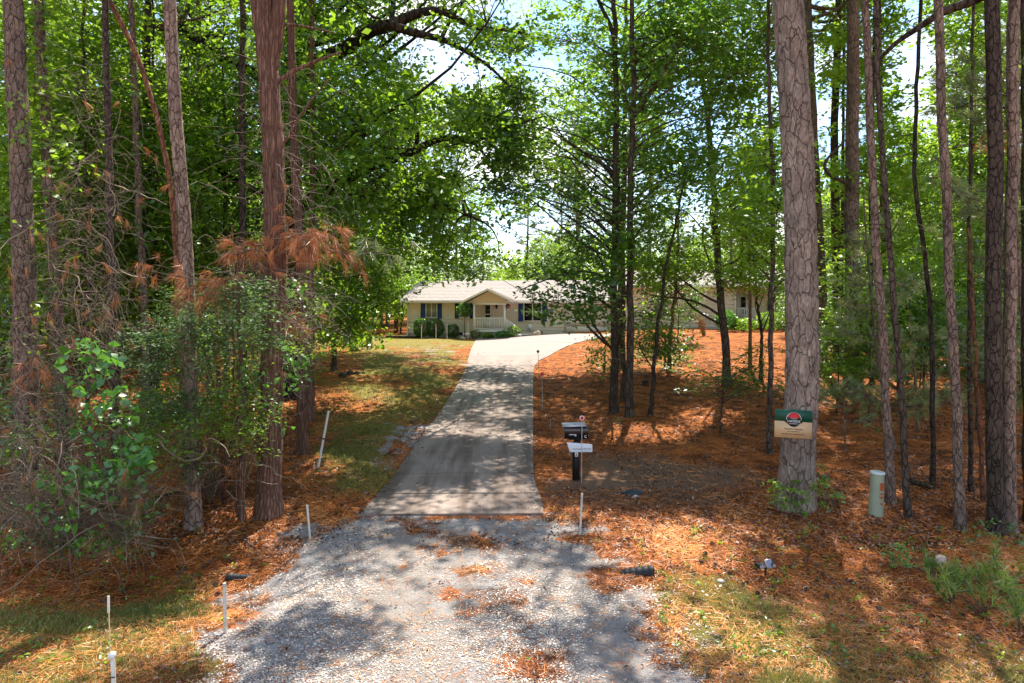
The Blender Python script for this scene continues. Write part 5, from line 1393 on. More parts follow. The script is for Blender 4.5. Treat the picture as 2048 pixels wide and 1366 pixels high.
round_bush('clipped_bush', 'large rounded clipped bush under the left window, left of its twin', 843, 674, 32, 40, 50.6, flat_top=.25, nl=3600)
round_bush('clipped_bush', 'large rounded clipped bush touching the left window bush on its right', 871, 674, 34, 39, 50.6, flat_top=.25, nl=3600)
round_bush('clipped_bush', 'smaller boxy clipped bush standing alone between bushes and topiary', 905.5, 674, 25, 28, 50.4, flat_top=.35, nl=2200)
round_bush('topiary_tree', 'lollipop topiary with a dark reddish ball crown beside the porch', 929, 676, 33, 72, 49.6, leaf='dark_leaf', trunk=True, nl=3000)
round_bush('garden_bush', 'dark little bush under the porch railing', 953, 672, 26, 19, 49.4, nl=600)
round_bush('garden_bush', 'leafy bush at the foot of the porch steps', 1028, 669, 27, 24, 48.6, leaf='forest_leaf', nl=800)
round_bush('garden_bush', 'low hosta-like plant before the middle of the porch', 976, 673, 22, 12, 48.8, leaf='forest_leaf', nl=350, L=.16)
round_bush('garden_bush', 'low leafy plant right of the hosta-like plant by the porch', 1005, 671, 30, 15, 48.6, leaf='bright_leaf', nl=500, L=.14)
round_bush('garden_bush', 'tuft of green behind the tan landscaping rock', 1079, 660, 13, 9, 48.6, leaf='forest_leaf', nl=200, L=.1)
for px, py, w_, h_, lf, lab in ((1488, 668, 60, 26, 'forest_leaf', 'pale green loose shrub under the right porch railing'), (1452, 668, 44, 42, 'bright_leaf', 'light yellow-green shrub left of the right porch'),
                                (1540, 672, 54, 40, 'forest_leaf', 'leafy shrub below the right-hand window'), (1582, 668, 40, 30, 'bright_leaf', 'bright shrub half hidden by the biggest pine')):
    round_bush('garden_bush', lab, px, py, w_, h_, 43.5, leaf=lf, nl=1300, L=.15)
# tan ornamental grass
b = G(1408, 684); b = np.array([(1408 - 1024) / F * 40, 40, 0]); b[2] = float(zg(b[0], b[1])); root = empty('ornamental_grass', b); tag(root, 'clump of tall tan ornamental grass leaning left by the beige wall', 'ornamental grass')
m = MB()
for i in range(60):
    a = rng.normal(-.25, .35); hgt = rng.uniform(.8, 1.55); e = b + np.array([a * hgt, rng.normal(0, .2), hgt]); P = curve_pts(b + np.append(rng.normal(0, .06, 2), 0), e, 8, rng, .03, .12)
    P[-1, 2] -= .15 * hgt; m.tube(P, np.linspace(.008, .004, 8), 3, cap=False)
m.build('stalks', MATS['dry_grass'], root, b)
# rocks
simple('rock_tan', (.52, .40, .32), .9, var=.25, scale=4, bump=.5); simple('rock_dark', (.05, .045, .04), .9, var=.4, scale=5, bump=.5); simple('rock_grey', (.42, .40, .39), .9, var=.25, scale=4, bump=.5)
def rock(lab, px, py, wpx, hpx, mat, d=None, group=None, name='rock'):
    b = G(px, py) if d is None else np.array([(px - 1024) / F * d, d, float(zg((px - 1024) / F * d, d))])
    w = wpx / F * b[1] / 2; h = hpx / F * b[1]
    n = 12; k = 9; V = []
    for i in range(k + 1):
        ph = pi * i / k
        for j in range(n): V.append((sin(ph) * cos(2 * pi * j / n), sin(ph) * sin(2 * pi * j / n), cos(ph)))
    V = np.array(V); nn = rng.normal(0, 1, (6, 3)); nn /= np.linalg.norm(nn, axis=1, keepdims=True)
    for q in nn: V -= np.maximum(0, (V @ q) - .72)[:, None] * q * .9
    V *= 1 + .05 * np.sin(V[:, [1]] * 7 + px); V = b + V * np.array([w, w * .8, h * .7]) + np.array([0, 0, h * .3])
    Q = [(i * n + j, i * n + (j + 1) % n, (i + 1) * n + (j + 1) % n, (i + 1) * n + j) for i in range(k) for j in range(n)]
    o = MB().add(V, Q).build(name, MATS[mat], None, b); tag(o, lab, 'rock', group)
rock('tan boulder beside the driveway in front of the house wall', 1074, 668, 19, 11, 'rock_tan', 48.2)
rock('grey flat boulder at the corner of the porch bed', 1037, 669, 16, 7, 'rock_grey', 48.2)
rock('small tan rock at the edge of the bed by the topiary', 926, 675, 13, 6, 'rock_tan', 48.6)
rock('biggest dark rock of the row on the shaded lawn', 685, 752, 18, 9, 'rock_dark')
rock('second dark rock in the row on the shaded lawn', 700, 749, 16, 9, 'rock_dark')
rock('third dark rock in the row on the shaded lawn', 714, 748, 12, 6, 'rock_dark')
rock('rightmost small dark rock of the row on the shaded lawn', 727, 747, 8, 4, 'rock_dark')
rock('tan rock behind the pine seedlings at lower right', 1882, 1126, 26, 16, 'rock_tan')
rock('small pale stone below the black lid', 1271, 994, 10, 5, 'rock_tan')
rock('flat grey stone on the straw left of the spotlight', 1442, 1164, 18, 6, 'rock_grey')
rock('small white stone on the lawn between the front stakes', 264, 1287, 8, 6, 'rock_grey')
simple('splash_dark', (.09, .045, .03), .9, var=.3)
p = hworld(-.75, -.95, 0); p[2] = float(zg(p[0], p[1])); sb = empty('splash_block', p, -HA); tag(sb, 'dark timber bed edging under the downspout at the house corner', 'edging')
MB().box(-.6, 2.2, -.08, .08, -.05, .14).build('board', MATS['splash_dark'], sb); MB().box(-.6, -.45, .08, .9, -.05, .14).build('end_board', MATS['splash_dark'], sb)

# reflector poles by the house and along the drive
simple('pole_white', (.72, .70, .66), .5, var=.08); simple('pole_pale', (.62, .58, .50), .6, var=.25, scale=12); simple('reflector_red', (.55, .012, .015), .35); simple('reflector_orange', (.75, .25, .14), .5); simple('steel', (.35, .33, .31), .5, metal=.3)
simple('ball_dark', (.05, .02, .02), .5); simple('rod_yellow', (.62, .52, .28), .6, var=.2)
for px, top, red, lab in ((843, 650, 1, 'leftmost orange-tipped white reflector pole before the left window bush'), (872, 649, 1, 'orange-tipped white reflector pole in front of the right window bush'), (894, 650, 0, 'plain white pole left of the boxy bush'), (936, 643, 1, 'tallest white reflector pole in front of the topiary')):
    d = 48.6; b = np.array([(px - 1024) / F * d, d, 0]); b[2] = float(zg(b[0], d)); z1 = ZC - (top - HOR) / F * d
    root = empty('reflector_pole', b); tag(root, lab, 'marker pole', 'marker poles in front of the house')
    m = MB(); m.tube([b, (b[0], d, z1)], .026, 6); m.build('pole', MATS['pole_white'], root, b)
    if red: MB().tube([(b[0], d, z1 - .12), (b[0], d, z1 + .02)], .032, 8).build('reflector', MATS['reflector_orange'], root, b)
def rod(lab, base, top, mat, r=.008, disc=None, discm='reflector_red', name='reflector_rod'):
    b = G(*base); e = W(*top, b[1]); root = empty(name, b); tag(root, lab, 'marker rod')
    MB().tube([b - (e - b) * .05, e], r, 6).build('rod', MATS[mat], root, b)
    if disc:
        m = MB(); n = 16; m.tube([e + np.array([0, .008, 0]), e + np.array([0, -.008, 0])], disc, n); q = m.build('disc', MATS[discm], root, b)
    return root, b, e
rod('thin rod with a red disc beside the right edge of the drive', (1085, 822), (1084, 748), 'steel', .009, .055)
rod('farther thin rod with a dark round top beside the drive bend', (1078, 752), (1076, 703), 'steel', .010, .06, 'ball_dark')
rod('short bare rod with a dark top just beyond the mailbox', (1101, 858), (1101, 836), 'steel', .009, .035, 'ball_dark')
def stake(lab, base, top, w=.035, mat='pole_pale', clamp=None):
    b = G(*base); e = W(*top, b[1]); root = empty('wooden_stake', b); tag(root, lab, 'stake')
    m = MB(); m.tube([b - (e - b) * .1, e], w / 2 * 1.25, 4); o = m.build('stake', MATS[mat], root, b)
    if clamp:
        q = b + (e - b) * clamp; MB().tube([q - (e - b) * .012, q + (e - b) * .012], w * .75, 6).build('band', MATS['lamp_black'], root, b)
stake('tall white stake leaning right at the edge of the lawn', (636, 937), (657, 822), .042, 'pole_white', .52)
stake('short stub stake at the foot of the tall leaning stake', (627, 940), (629, 925), .022)
stake('white stake at the left edge of the gravel near the slab corner', (620, 1078), (614, 1010), .032, 'pole_pale')
stake('white stake standing in the grass at the left edge of the gravel', (450, 1266), (449, 1166), .034, 'pole_pale')
stake('pale stake on the right of the gravel in front of the mailbox', (1160, 1073), (1164, 986), .03, 'pole_pale')
b = G(229, 1385); root = empty('marker_stake', b); tag(root, 'two-piece front stake of white pipe with a thin yellow rod at the lower left', 'stake')
e1 = W(225, 1306, b[1]); e2 = W(217, 1192, b[1]); e0 = W(224, 1320, b[1])
MB().tube([b - np.array([0, 0, .1]), e1], .021, 10).build('pipe', MATS['pole_white'], root, b, smooth=True)
o = MB().box(e1[0] - .03, e1[0] + .022, e1[1] - .024, e1[1] + .024, e1[2] - .055, e1[2] + .005).build('cap', MATS['porch_white'], root, b); 
MB().tube([e0 + np.array([-.005, -.02, 0]), e2], [.006, .005], 6).build('rod', MATS['rod_yellow'], root, b)
MB().tube([e2 - np.array([0, 0, .16]), e2], .011, 6).build('rod_sleeve', MATS['pole_white'], root, b)
q = b + (e1 - b) * .42; m = MB(); m.tube([q + np.array([-.05, -.03, -.005]), q + np.array([-.01, -.035, 0]), q + np.array([.03, -.03, .005])], .006, 5); m.build('tie', MATS['lamp_black'], root, b)

# ------------------------------------------------------------------ mailbox
simple('mail_black', (.012, .013, .017), .22, spec=.7, var=.2); simple('post_black', (.014, .013, .012), .6, var=.3, spec=.3); simple('post_brown', (.055, .04, .03), .8, var=.3)
simple('sign_white', (.70, .74, .80), .35, var=.05); simple('ink', (.02, .02, .02), .7); simple('decal_white', (.8, .8, .8), .5); simple('metal_pale', (.6, .58, .6), .35, metal=.6)
def text(s, size, parent, loc, rot, mat, name='lettering', ext=.0015, align='CENTER'):
    c = bpy.data.curves.new(name, 'FONT'); c.body = s; c.size = size; c.extrude = ext; c.align_x = align; c.align_y = 'CENTER'
    o = bpy.data.objects.new(name, c); COL.objects.link(o); o.parent = parent; o.location = loc; o.rotation_euler = rot
    bpy.context.view_layer.update()
    me = bpy.data.meshes.new_from_object(o.evaluated_get(bpy.context.evaluated_depsgraph_get()))
    bpy.data.objects.remove(o); bpy.data.curves.remove(c)
    me.materials.clear(); me.materials.append(MATS[mat])
    o = bpy.data.objects.new(name, me); COL.objects.link(o); o.parent = parent; o.location = loc; o.rotation_euler = rot
    return o
MBASE = G(1153, 960); md = MBASE[1]; k = md / F
mroot = empty('mailbox', MBASE); tag(mroot, 'black mailbox on a black post with a white name board and house number', 'mailbox')
X = lambda px: (px - 1153) * k
Z = lambda py: ZC - (py - HOR) * k - MBASE[2]
MB().box(-.055, .04, -.05, .05, -.15, Z(876)).build('post', MATS['post_black'], mroot)
MB().box(-.085, -.058, .0, .04, -.15, Z(884)).build('post_stay', MATS['post_black'], mroot)
MB().box(.045, .075, .0, .05, -.15, Z(880)).build('back_post', MATS['post_brown'], mroot)
MB().box(-.16, .17, -.09, .09, Z(877.5), Z(876)).build('shelf', MATS['post_black'], mroot)
# the body: an arched box lying along x
def arch(x0, x1, w, zb_, zt, n=14):
    m = MB(); r = w; pts = [(-w, zb_)] + [(-w * cos(t), (zt - w) + w * sin(t)) for t in np.linspace(0, pi, n)] + [(w, zb_)]
    c = len(pts); V = [(x0, y, z) for y, z in pts] + [(x1, y, z) for y, z in pts]
    Q = [(i, (i + 1) % c, c + (i + 1) % c, c + i) for i in range(c)]
    m.add(V, Q)
    for xx in (x0, x1): m.add([(xx, y, z) for y, z in pts] + [(xx, 0, zb_)], t=[(i, i + 1, c) for i in range(c - 1)])
    return m
bx0, bx1 = X(1130), X(1175.5); bz0, bz1 = Z(875.5), Z(851)
arch(bx0, bx1, .095, bz0, bz1).build('box', MATS['mail_black'], mroot)
o = arch(bx0 - .022, bx0 - .001, .101, bz0 - .006, bz1 + .006).build('door', MATS['mail_black'], mroot)
MB().tube([(bx0 - .05, 0, bz1 - .02), (bx0 - .02, 0, bz1 - .02)], .014, 8).build('latch', MATS['metal_pale'], o)
m = MB(); m.add([(X(1124), -.12, Z(850.5)), (X(1171), -.12, Z(849.5)), (X(1171), .10, Z(846)), (X(1124), .10, Z(847)), (X(1124), -.12, Z(852)), (X(1171), -.12, Z(851.2)), (X(1171), .10, Z(847.6)), (X(1124), .10, Z(848.6))],
                [(0, 1, 2, 3), (4, 7, 6, 5), (0, 4, 5, 1), (1, 5, 6, 2), (2, 6, 7, 3), (3, 7, 4, 0)]); m.build('lid_highlight_plate', MATS['metal_pale'], mroot)  # pale metal puts the highlight on the lid into its colour
m = MB(); m.box(X(1137), X(1151), -.104, -.099, Z(868.6), Z(866.6)); m.box(X(1148), X(1152), -.105, -.099, Z(871.5), Z(866.6)); m.build('flag', MATS['metal_pale'], mroot)
text('C', .075, mroot, (X(1170), -.0975, Z(871.5)), (radians(90), 0, 0), 'decal_white')
# white name board
m = MB(); P = [(1133, 883), (1183.5, 887), (1184, 902.5), (1139, 902.5)]
V = [(X(a), -.085, Z(b_)) for a, b_ in P] + [(X(a), -.065, Z(b_)) for a, b_ in P]
m.add(V, [(3, 2, 1, 0), (4, 5, 6, 7), (0, 1, 5, 4), (1, 2, 6, 5), (2, 3, 7, 6), (3, 0, 4, 7)])
nb = m.build('name_board', MATS['sign_white'], mroot); bevel(nb, .004)
text('The Poguens Mountain', .041, nb, (X(1163), -.0865, Z(896)), (radians(90), radians(-1.5), 0), 'ink')
pl = MB().box(X(1149.5), X(1156), -.056, -.0515, Z(912.5), Z(903.5)).build('number_plate', MATS['decal_white'], mroot)
text('6', .085, pl, (X(1152.7), -.058, Z(908)), (radians(90), 0, 0), 'ink')
# reflector rod in front of the mailbox
b = G(1163, 966); root = empty('reflector_rod', b); tag(root, 'thin rod with a white-rimmed red disc standing right in front of the mailbox', 'marker rod')
e = W(1164, 836, b[1]); MB().tube([b - np.array([0, 0, .1]), e], .008, 6).build('rod', MATS['metal_pale'], root, b)
m = MB(); m.tube([e + np.array([0, .008, 0]), e + np.array([0, -.006, 0])], .05, 18); dsk = m.build('disc', MATS['decal_white'], root, b)
m = MB(); m.tube([e + np.array([0, -.007, 0]), e + np.array([0, -.012, 0])], .036, 18); m.build('reflector', MATS['reflector_red'], dsk, (0, 0, 0)).location = tuple(-b)

# ------------------------------------------------------------------ rental sign on the big pine
simple('sign_green', (.005, .075, .045), .45, var=.1); simple('sign_tan', (.58, .40, .22), .5, var=.05); simple('sign_black', (.01, .014, .012), .45); simple('sign_red', (.55, .02, .012), .45); simple('sign_teal', (.12, .3, .26), .45)
bb = G(1591, 1014); sdp = bb[1] - .36; ks = sdp / F
sc_ = W(1587, 848, sdp); sroot = empty('rental_sign', sc_); sroot.rotation_euler = (0, radians(2.6), radians(-6)); tag(sroot, 'green and tan rental sign with a round red emblem nailed to the biggest pine', 'sign')
hw = 36 * ks; hh = 28 * ks
o = MB().box(-hw, hw, 0, .012, -hh, hh * .17).build('lower_panel', MATS['sign_tan'], sroot)
o2 = MB().box(-hw, hw, 0, .012, hh * .172, hh).build('upper_panel', MATS['sign_green'], sroot)
ro = hh * .50; cz = hh * .30
def disc(r, y0, y1, cx, cz_, n=28, a0=0, a1=2 * pi):
    t = np.linspace(a0, a1, n); m = MB(); V = [(cx + r * cos(a), y0, cz_ + r * sin(a)) for a in t] + [(cx + r * cos(a), y1, cz_ + r * sin(a)) for a in t] + [(cx, y0, cz_), (cx, y1, cz_)]
    m.add(V, [(i, i + 1, n + i + 1, n + i) for i in range(n - 1)], [(2 * n, i + 1, i) for i in range(n - 1)] + [(2 * n + 1, n + i, n + i + 1) for i in range(n - 1)]); return m
em = disc(ro * 1.06, -.004, 0, 0, cz).build('emblem', MATS['decal_white'], sroot)
disc(ro, -.0065, -.0042, 0, cz).build('emblem_disc', MATS['sign_black'], em)
disc(ro * .93, -.0085, -.0067, 0, cz + ro * .12, 24, .28, pi - .28).build('emblem_sky', MATS['sign_red'], em)
m = MB(); m.box(-ro * .45, ro * .35, -.0098, -.0087, cz + ro * .16, cz + ro * .24); m.box(-ro * .2, ro * .5, -.0098, -.0087, cz + ro * .04, cz + ro * .12); m.build('emblem_lake', MATS['sign_teal'], em)
MB().box(-ro * 1.16, ro * 1.16, -.0115, -.0088, cz - ro * .42, cz - ro * .02).build('emblem_band', MATS['sign_black'], em)
text('LAKESIDE', ro * .42, em, (0, -.0125, cz - ro * .21), (radians(90), 0, 0), 'decal_white')
text('MANAGEMENT', ro * .19, em, (0, -.0085, cz - ro * .56), (radians(90), 0, 0), 'decal_white')
text('Vacation Rentals', hh * .19, o, (0, -.0015, -hh * .36), (radians(90), 0, 0), 'ink')
text('www.lakesidemanagement.com', hh * .125, o, (0, -.0015, -hh * .72), (radians(90), 0, 0), 'ink')
MB().add(np.concatenate([[(x, -.001, -hh * .56), (x + hh * .05, -.001, -hh * .56), (x + hh * .05, -.001, -hh * .51), (x, -.001, -hh * .51)] for x in np.arange(-hh * .4, hh * .45, hh * .078)]),
         [(4 * i, 4 * i + 1, 4 * i + 2, 4 * i + 3) for i in range(len(np.arange(-hh * .4, hh * .45, hh * .078)))]).build('small_print', MATS['ink'], o)

# ------------------------------------------------------------------ green pedestal, spotlight, pipes, lid
simple('pedestal_green', (.30, .33, .235), .5, var=.08, scale=3); simple('cap_pale', (.55, .60, .58), .4); simple('label_orange', (.40, .09, .02), .5); simple('black_plastic', (.02, .022, .025), .6, spec=.3); simple('solar_panel', (.22, .22, .30), .12, spec=.8, metal=.3); simple('blue_black', (.022, .03, .042), .4, spec=.4)
b = G(1751, 1030); kp = b[1] / F; proot = empty('utility_pedestal', b); tag(proot, 'pale green utility pedestal with orange labels beside the slim pines', 'utility pedestal')
proot.rotation_euler = (0, radians(2.8), 0)
H_ = 84 * kp; r0, r1 = 14.2 * kp, 12.6 * kp
m = MB(); m.tube([(0, 0, -.1), (0, 0, .02), (0, 0, H_)], [r0, r0, r1], 28); m.build('shell', MATS['pedestal_green'], proot)
m = MB(); m.tube([(0, 0, H_ - .008), (0, 0, H_ + .014), (0, 0, H_ + .026), (0, 0, H_ + .03)], [r1 * 1.10, r1 * 1.12, r1 * 1.04, r1 * .7], 28); m.build('cap', MATS['cap_pale'], proot)
def label(a0, a1, z0, z1, mat='label_orange'):
    t = np.linspace(a0, a1, 7); z = np.array([z0, z1]); V = []
    for zz in z:
        r = (r0 + (r1 - r0) * zz / H_) + .0025
        V += [(r * sin(a), -r * cos(a), zz) for a in t]
    MB().add(V, [(i, i + 1, 7 + i + 1, 7 + i) for i in range(6)]).build('label', MATS[mat], proot)
label(-.08, .62, H_ * .62, H_ * .80); label(-.1, .58, H_ * .52, H_ * .56); label(-.1, .56, H_ * .435, H_ * .485); label(.15, .3, H_ * .375, H_ * .405); label(.05, .45, H_ * .29, H_ * .33)

b = G(1531, 1152); sl = empty('solar_spotlight', b, .2); tag(sl, 'black solar spotlight on a ground spike with a square panel', 'spotlight'); k_ = b[1] / F
h = 18 * k_
MB().tube([(0, 0, -.1), (0, 0, h * .9)], .014, 8).build('spike', MATS['black_plastic'], sl)
MB().box(-.06, .07, -.02, .02, h * .86, h * .98).build('bracket', MATS['black_plastic'], sl)
for x, t in ((-.055, .35), (-.11, -.2), (.12, .3)):
    m = MB(); c = np.array([x, 0, h + .03]); a = np.array([sin(t) * .05, .055, .0]); m.tube([c - a, c - a * .6, c + a], [.03, .038, .03], 14); hd = m.build('lamp_head', MATS['black_plastic'], sl, smooth=False)
    m = MB(); m.tube([c - a * 1.02, c - a * 1.005], .026, 14); m.build('lens', MATS['metal_pale'], hd)
m = MB(); m.add([(.0, -.05, h + .0), (.095, -.05, h + .005), (.1, .03, h + .10), (.0, .03, h + .095), (.0, -.04, h - .012), (.095, -.04, h - .007), (.1, .04, h + .088), (.0, .04, h + .083)],
                [(0, 1, 2, 3), (4, 7, 6, 5), (0, 4, 5, 1), (1, 5, 6, 2), (2, 6, 7, 3), (3, 7, 4, 0)]); m.build('panel', MATS['metal_pale'], sl)
m = MB(); m.add([(.008, -.044, h + .009), (.087, -.044, h + .013), (.091, .024, h + .095), (.008, .024, h + .090)], [(0, 1, 2, 3)]); m.build('solar_cell', MATS['solar_panel'], sl)

def culvert(lab, px, py, ang, r=.105):
    b = G(px, py); root = empty('culvert_pipe', b, ang); tag(root, lab, 'pipe')
    m = MB(); xs = np.linspace(-.10, .34, 40); rr = r * (1 + .045 * np.sign(np.sin(xs * 75)))
    m.tube([(0, x, .035 - .22 * x) for x in xs], rr, 22, cap=False); m.build('pipe', MATS['black_plastic'], root)
    m = MB(); m.tube([(0, x, .035 - .22 * x) for x in np.linspace(-.09, .33, 6)], r * .9, 22, cap=False); m.build('bore', MATS['vent_dark'], root)
culvert('black corrugated culvert pipe end right of the gravel', 1294, 1150, radians(78), .085)
culvert('black corrugated culvert pipe end in the straw left of the gravel', 466, 1160, radians(-72), .055)
b = G(1266, 988); root = empty('valve_lid', b); tag(root, 'blue-black plastic lid lying on the bare soil behind the mailbox', 'lid')
n = 22; t = np.linspace(0, 2 * pi, n, endpoint=False); rr = .20 * (1 + .10 * np.sin(2 * t + .6) + .05 * np.sin(3 * t)); m = MB(); V = []
for s_, z in ((1.0, -.02), (1.02, .02), (.96, .04), (.72, .062), (.3, .072)): V += [(rr[i] * s_ * cos(t[i]), rr[i] * s_ * .72 * sin(t[i]), z + .03 * rr[i] * sin(t[i])) for i in range(n)]
V.append((0, 0, .074)); m.add(V, [(a * n + i, a * n + (i + 1) % n, (a + 1) * n + (i + 1) % n, (a + 1) * n + i) for a in range(4) for i in range(n)], [(4 * n + i, 4 * n + (i + 1) % n, 5 * n) for i in range(n)]); m.build('lid', MATS['blue_black'], root, smooth=True)
MB().box(-.30, -.17, -.03, .03, .0, .035).build('handle', MATS['blue_black'], root)

# stumps, logs, sticks, pine cones
simple('cut_wood', (.30, .16, .09), .9, var=.4, scale=9)
def stump(lab, px, py, wpx, hpx, d=None):
    b = G(px, py) if d is None else np.array([(px - 1024) / F * d, d, float(zg((px - 1024) / F * d, d))]); r = wpx / 2 / F * b[1]; h = hpx / F * b[1]; root = empty('tree_stump', b); tag(root, lab, 'stump')
    MB().tube([(0, 0, -.1), (0, 0, h * .3), (0, 0, h)], [r * 1.3, r, r * .95], 16, rough=.06, rng=rng).build('side', MATS['dark_bark'], root)
    MB().tube([(0, 0, h + .001), (0, 0, h + .012)], r * .9, 16).build('cut_face', MATS['cut_wood'], root)
stump('small cut stump behind the centre trio of trunks', 1291, 772, 12, 12)
stump('wide stump on the sunlit flat far in the right woods', 1838, 656, 22, 12, 44)
def log(lab, p0, p1, r, mat='twig', sides=8):
    a = G(*p0); b_ = G(*p1); a = a + np.array([0, 0, r]); b_ = b_ + np.array([0, 0, r]); P = curve_pts(a, b_, 12, rng, .03)
    P[:, 2] = zg(P[:, 0], P[:, 1]) + r * 1.1 + np.abs(rng.normal(0, .006, 12))
    o = MB().tube(P, np.linspace(r, r * .6, 12), sides, rough=.05, rng=rng).build('fallen_log' if r > .03 else 'fallen_stick', MATS[mat], None, a, smooth=True); tag(o, lab, 'log' if r > .03 else 'stick')
log('grey fallen log lying behind the slim pines on the right', (1822, 968), (1868, 984), .06, 'grey_bark')
log('fallen branch lying in the straw behind the scaly pine at left', (305, 1003), (362, 988), .035, 'grey_bark')
log('pale stick pointing down the slope by the black lid', (1292, 934), (1312, 948), .010, 'pale_twig')
log('short stick by the foot of the forked cedar', (505, 1042), (525, 1030), .014, 'pale_twig')
log('dark stick on the needles in front of the forked cedar', (488, 1082), (508, 1096), .018, 'twig')
log('curved stick behind the solar spotlight', (1545, 1118), (1575, 1098), .008, 'pale_twig')
log('curved stick on the straw left of the spotlight', (1440, 1138), (1456, 1118), .008, 'pale_twig')
log('long dark branch on the slope left of the shaggy-barked trunk', (1560, 800), (1600, 786), .025, 'twig')
log('dark fallen branch on the sunlit slope right of the shaggy trunk', (1735, 716), (1850, 724), .035, 'twig')
log('pale fallen branch low at the right behind the dark pair', (2020, 928), (2060, 938), .02, 'pale_twig')
log('long fallen limb on the bank right of the dark trunks', (1640, 690), (1690, 684), .04, 'twig')
# pine cones
def cone_mesh():
    m = MB(); g = np.random.default_rng(3)
    m.tube([(0, 0, .005), (0, 0, .03), (0, 0, .06), (0, 0, .085)], [.012, .022, .018, .004], 8)
    for i in range(64):
        t = i / 64; a = i * 2.4; r = .036 * math.sin(pi * (.16 + .8 * t)) ; z = .006 + .078 * t
        c = np.array([cos(a), sin(a), 0.]); s_ = np.array([-sin(a), cos(a), 0.])
        m.add([c * r * .4 + s_ * .007 + [0, 0, z], c * r * .4 - s_ * .007 + [0, 0, z], c * r - s_ * .008 + [0, 0, z + .006], c * r + s_ * .008 + [0, 0, z + .006], c * r * 1.12 + [0, 0, z + .011]], [(0, 1, 2, 3)], [(3, 2, 4)])
    return m
simple('cone_brown', (.19, .115, .085), .85, var=.5, scale=40)
c0 = None
cpx = [(1406, 1112), (1428, 1132), (1432, 1138), (1396, 1126), (1455, 1148), (1488, 1172), (1500, 1168), (1548, 1180), (1556, 1166), (1585, 1140), (1620, 1184), (1640, 1150), (1632, 1134), (1668, 1172), (1700, 1166), (1730, 1182), (1424, 1094), (1745, 1210), (1760, 1224), (1612, 1128), (1520, 1190), (1656, 1196), (1380, 1148),
       (450, 1122), (456, 1128), (420, 1126), (402, 1140), (432, 1178), (442, 1190), (372, 1140), (352, 1152), (590, 1012), (588, 1030), (240, 1186), (300, 1160), (210, 1208), (286, 1130)]
for i, (px, py) in enumerate(cpx):
    p = G(px, py)
    if c0 is None:
        o = cone_mesh().build('pine_cone', MATS['cone_brown']); c0 = o
    else:
        o = c0.copy(); COL.objects.link(o)
    o.location = (p[0], p[1], p[2] + .025); o.rotation_euler = (rng.uniform(.9, 1.7), rng.uniform(-.4, .4), rng.uniform(0, 6.28)); s_ = rng.uniform(.6, .95); o.scale = (s_,) * 3
    if px > 1000: tag(o, 'brown pine cone lying on the orange straw right of the gravel', 'pine cone', 'pine cones on the right straw')
    else: tag(o, 'brown pine cone lying on the needles left of the gravel', 'pine cone', 'pine cones on the left straw')

# ------------------------------------------------------------------ ground stuff: straw, leaves, grass, gravel
def screen_pts(n, py0, py1, x0=-160, x1=2210, power=1.0):
    py = py0 + (py1 - py0) * rng.uniform(0, 1, n) ** power
    return G(rng.uniform(x0, x1, n), py)
def on_drive(P):
    px, py = proj(P)
    l = np.interp(py, [667, 676, 700, 732, 754, 789, 851, 900, 968, 1030], [1045, 957, 942, 934, 924, 904, 863, 825, 776, 722])
    r = np.interp(py, [667, 676, 687, 700, 713, 732, 965, 990, 1030], [1260, 1200, 1150, 1120, 1098, 1068, 1068, 1079, 1086])
    return (px > l - 3) & (px < r + 3) & (py < 1033) & (py > 660)
# pine straw
P = np.concatenate([screen_pts(150000, 690, 1420, power=.9), screen_pts(110000, 980, 1420)])
g_, r_, d_ = covers(P[:, 0], P[:, 1]); P = P[~on_drive(P) & (rng.uniform(0, 1, len(P)) > np.clip(.75 * g_ + 1.8 * r_ + .62 * d_ + .55 * (fbm(P[:, 0], P[:, 1], 1.1, 3, 14) > .28), 0, .975))]
n = len(P); L = rng.uniform(.07, .19, n) * (1 + P[:, 1] / 40); a = rng.uniform(0, 2 * pi, n); w = .0035 * (1 + P[:, 1] / 14)
dv = np.stack([np.cos(a), np.sin(a), rng.normal(0, .16, n)], -1); sv = np.stack([-np.sin(a), np.cos(a), rng.normal(0, .5, n)], -1)
up_ = np.array([0, 0, 1.0]) * (.006 + rng.uniform(0, .02, n))[:, None]
A = P + up_ - dv * (L / 2)[:, None]; B = P + up_ + dv * (L / 2)[:, None]
V = np.stack([A - sv * (w / 2)[:, None], A + sv * (w / 2)[:, None], B + sv * (w * .3)[:, None], B - sv * (w * .3)[:, None]], 1).reshape(-1, 3)
pt = .47 + .5 * fbm(P[:, 0], P[:, 1], 1.7, 3, 4)
m = MB(); m.add(V, np.arange(n)[:, None] * 4 + np.array([[0, 1, 2, 3]]), tint=np.clip(pt + rng.normal(0, .28, n), 0, 1))
tag(m.build('pine_straw', MATS['straw']), 'loose orange pine straw covering the woods floor', 'pine straw', kind='stuff')
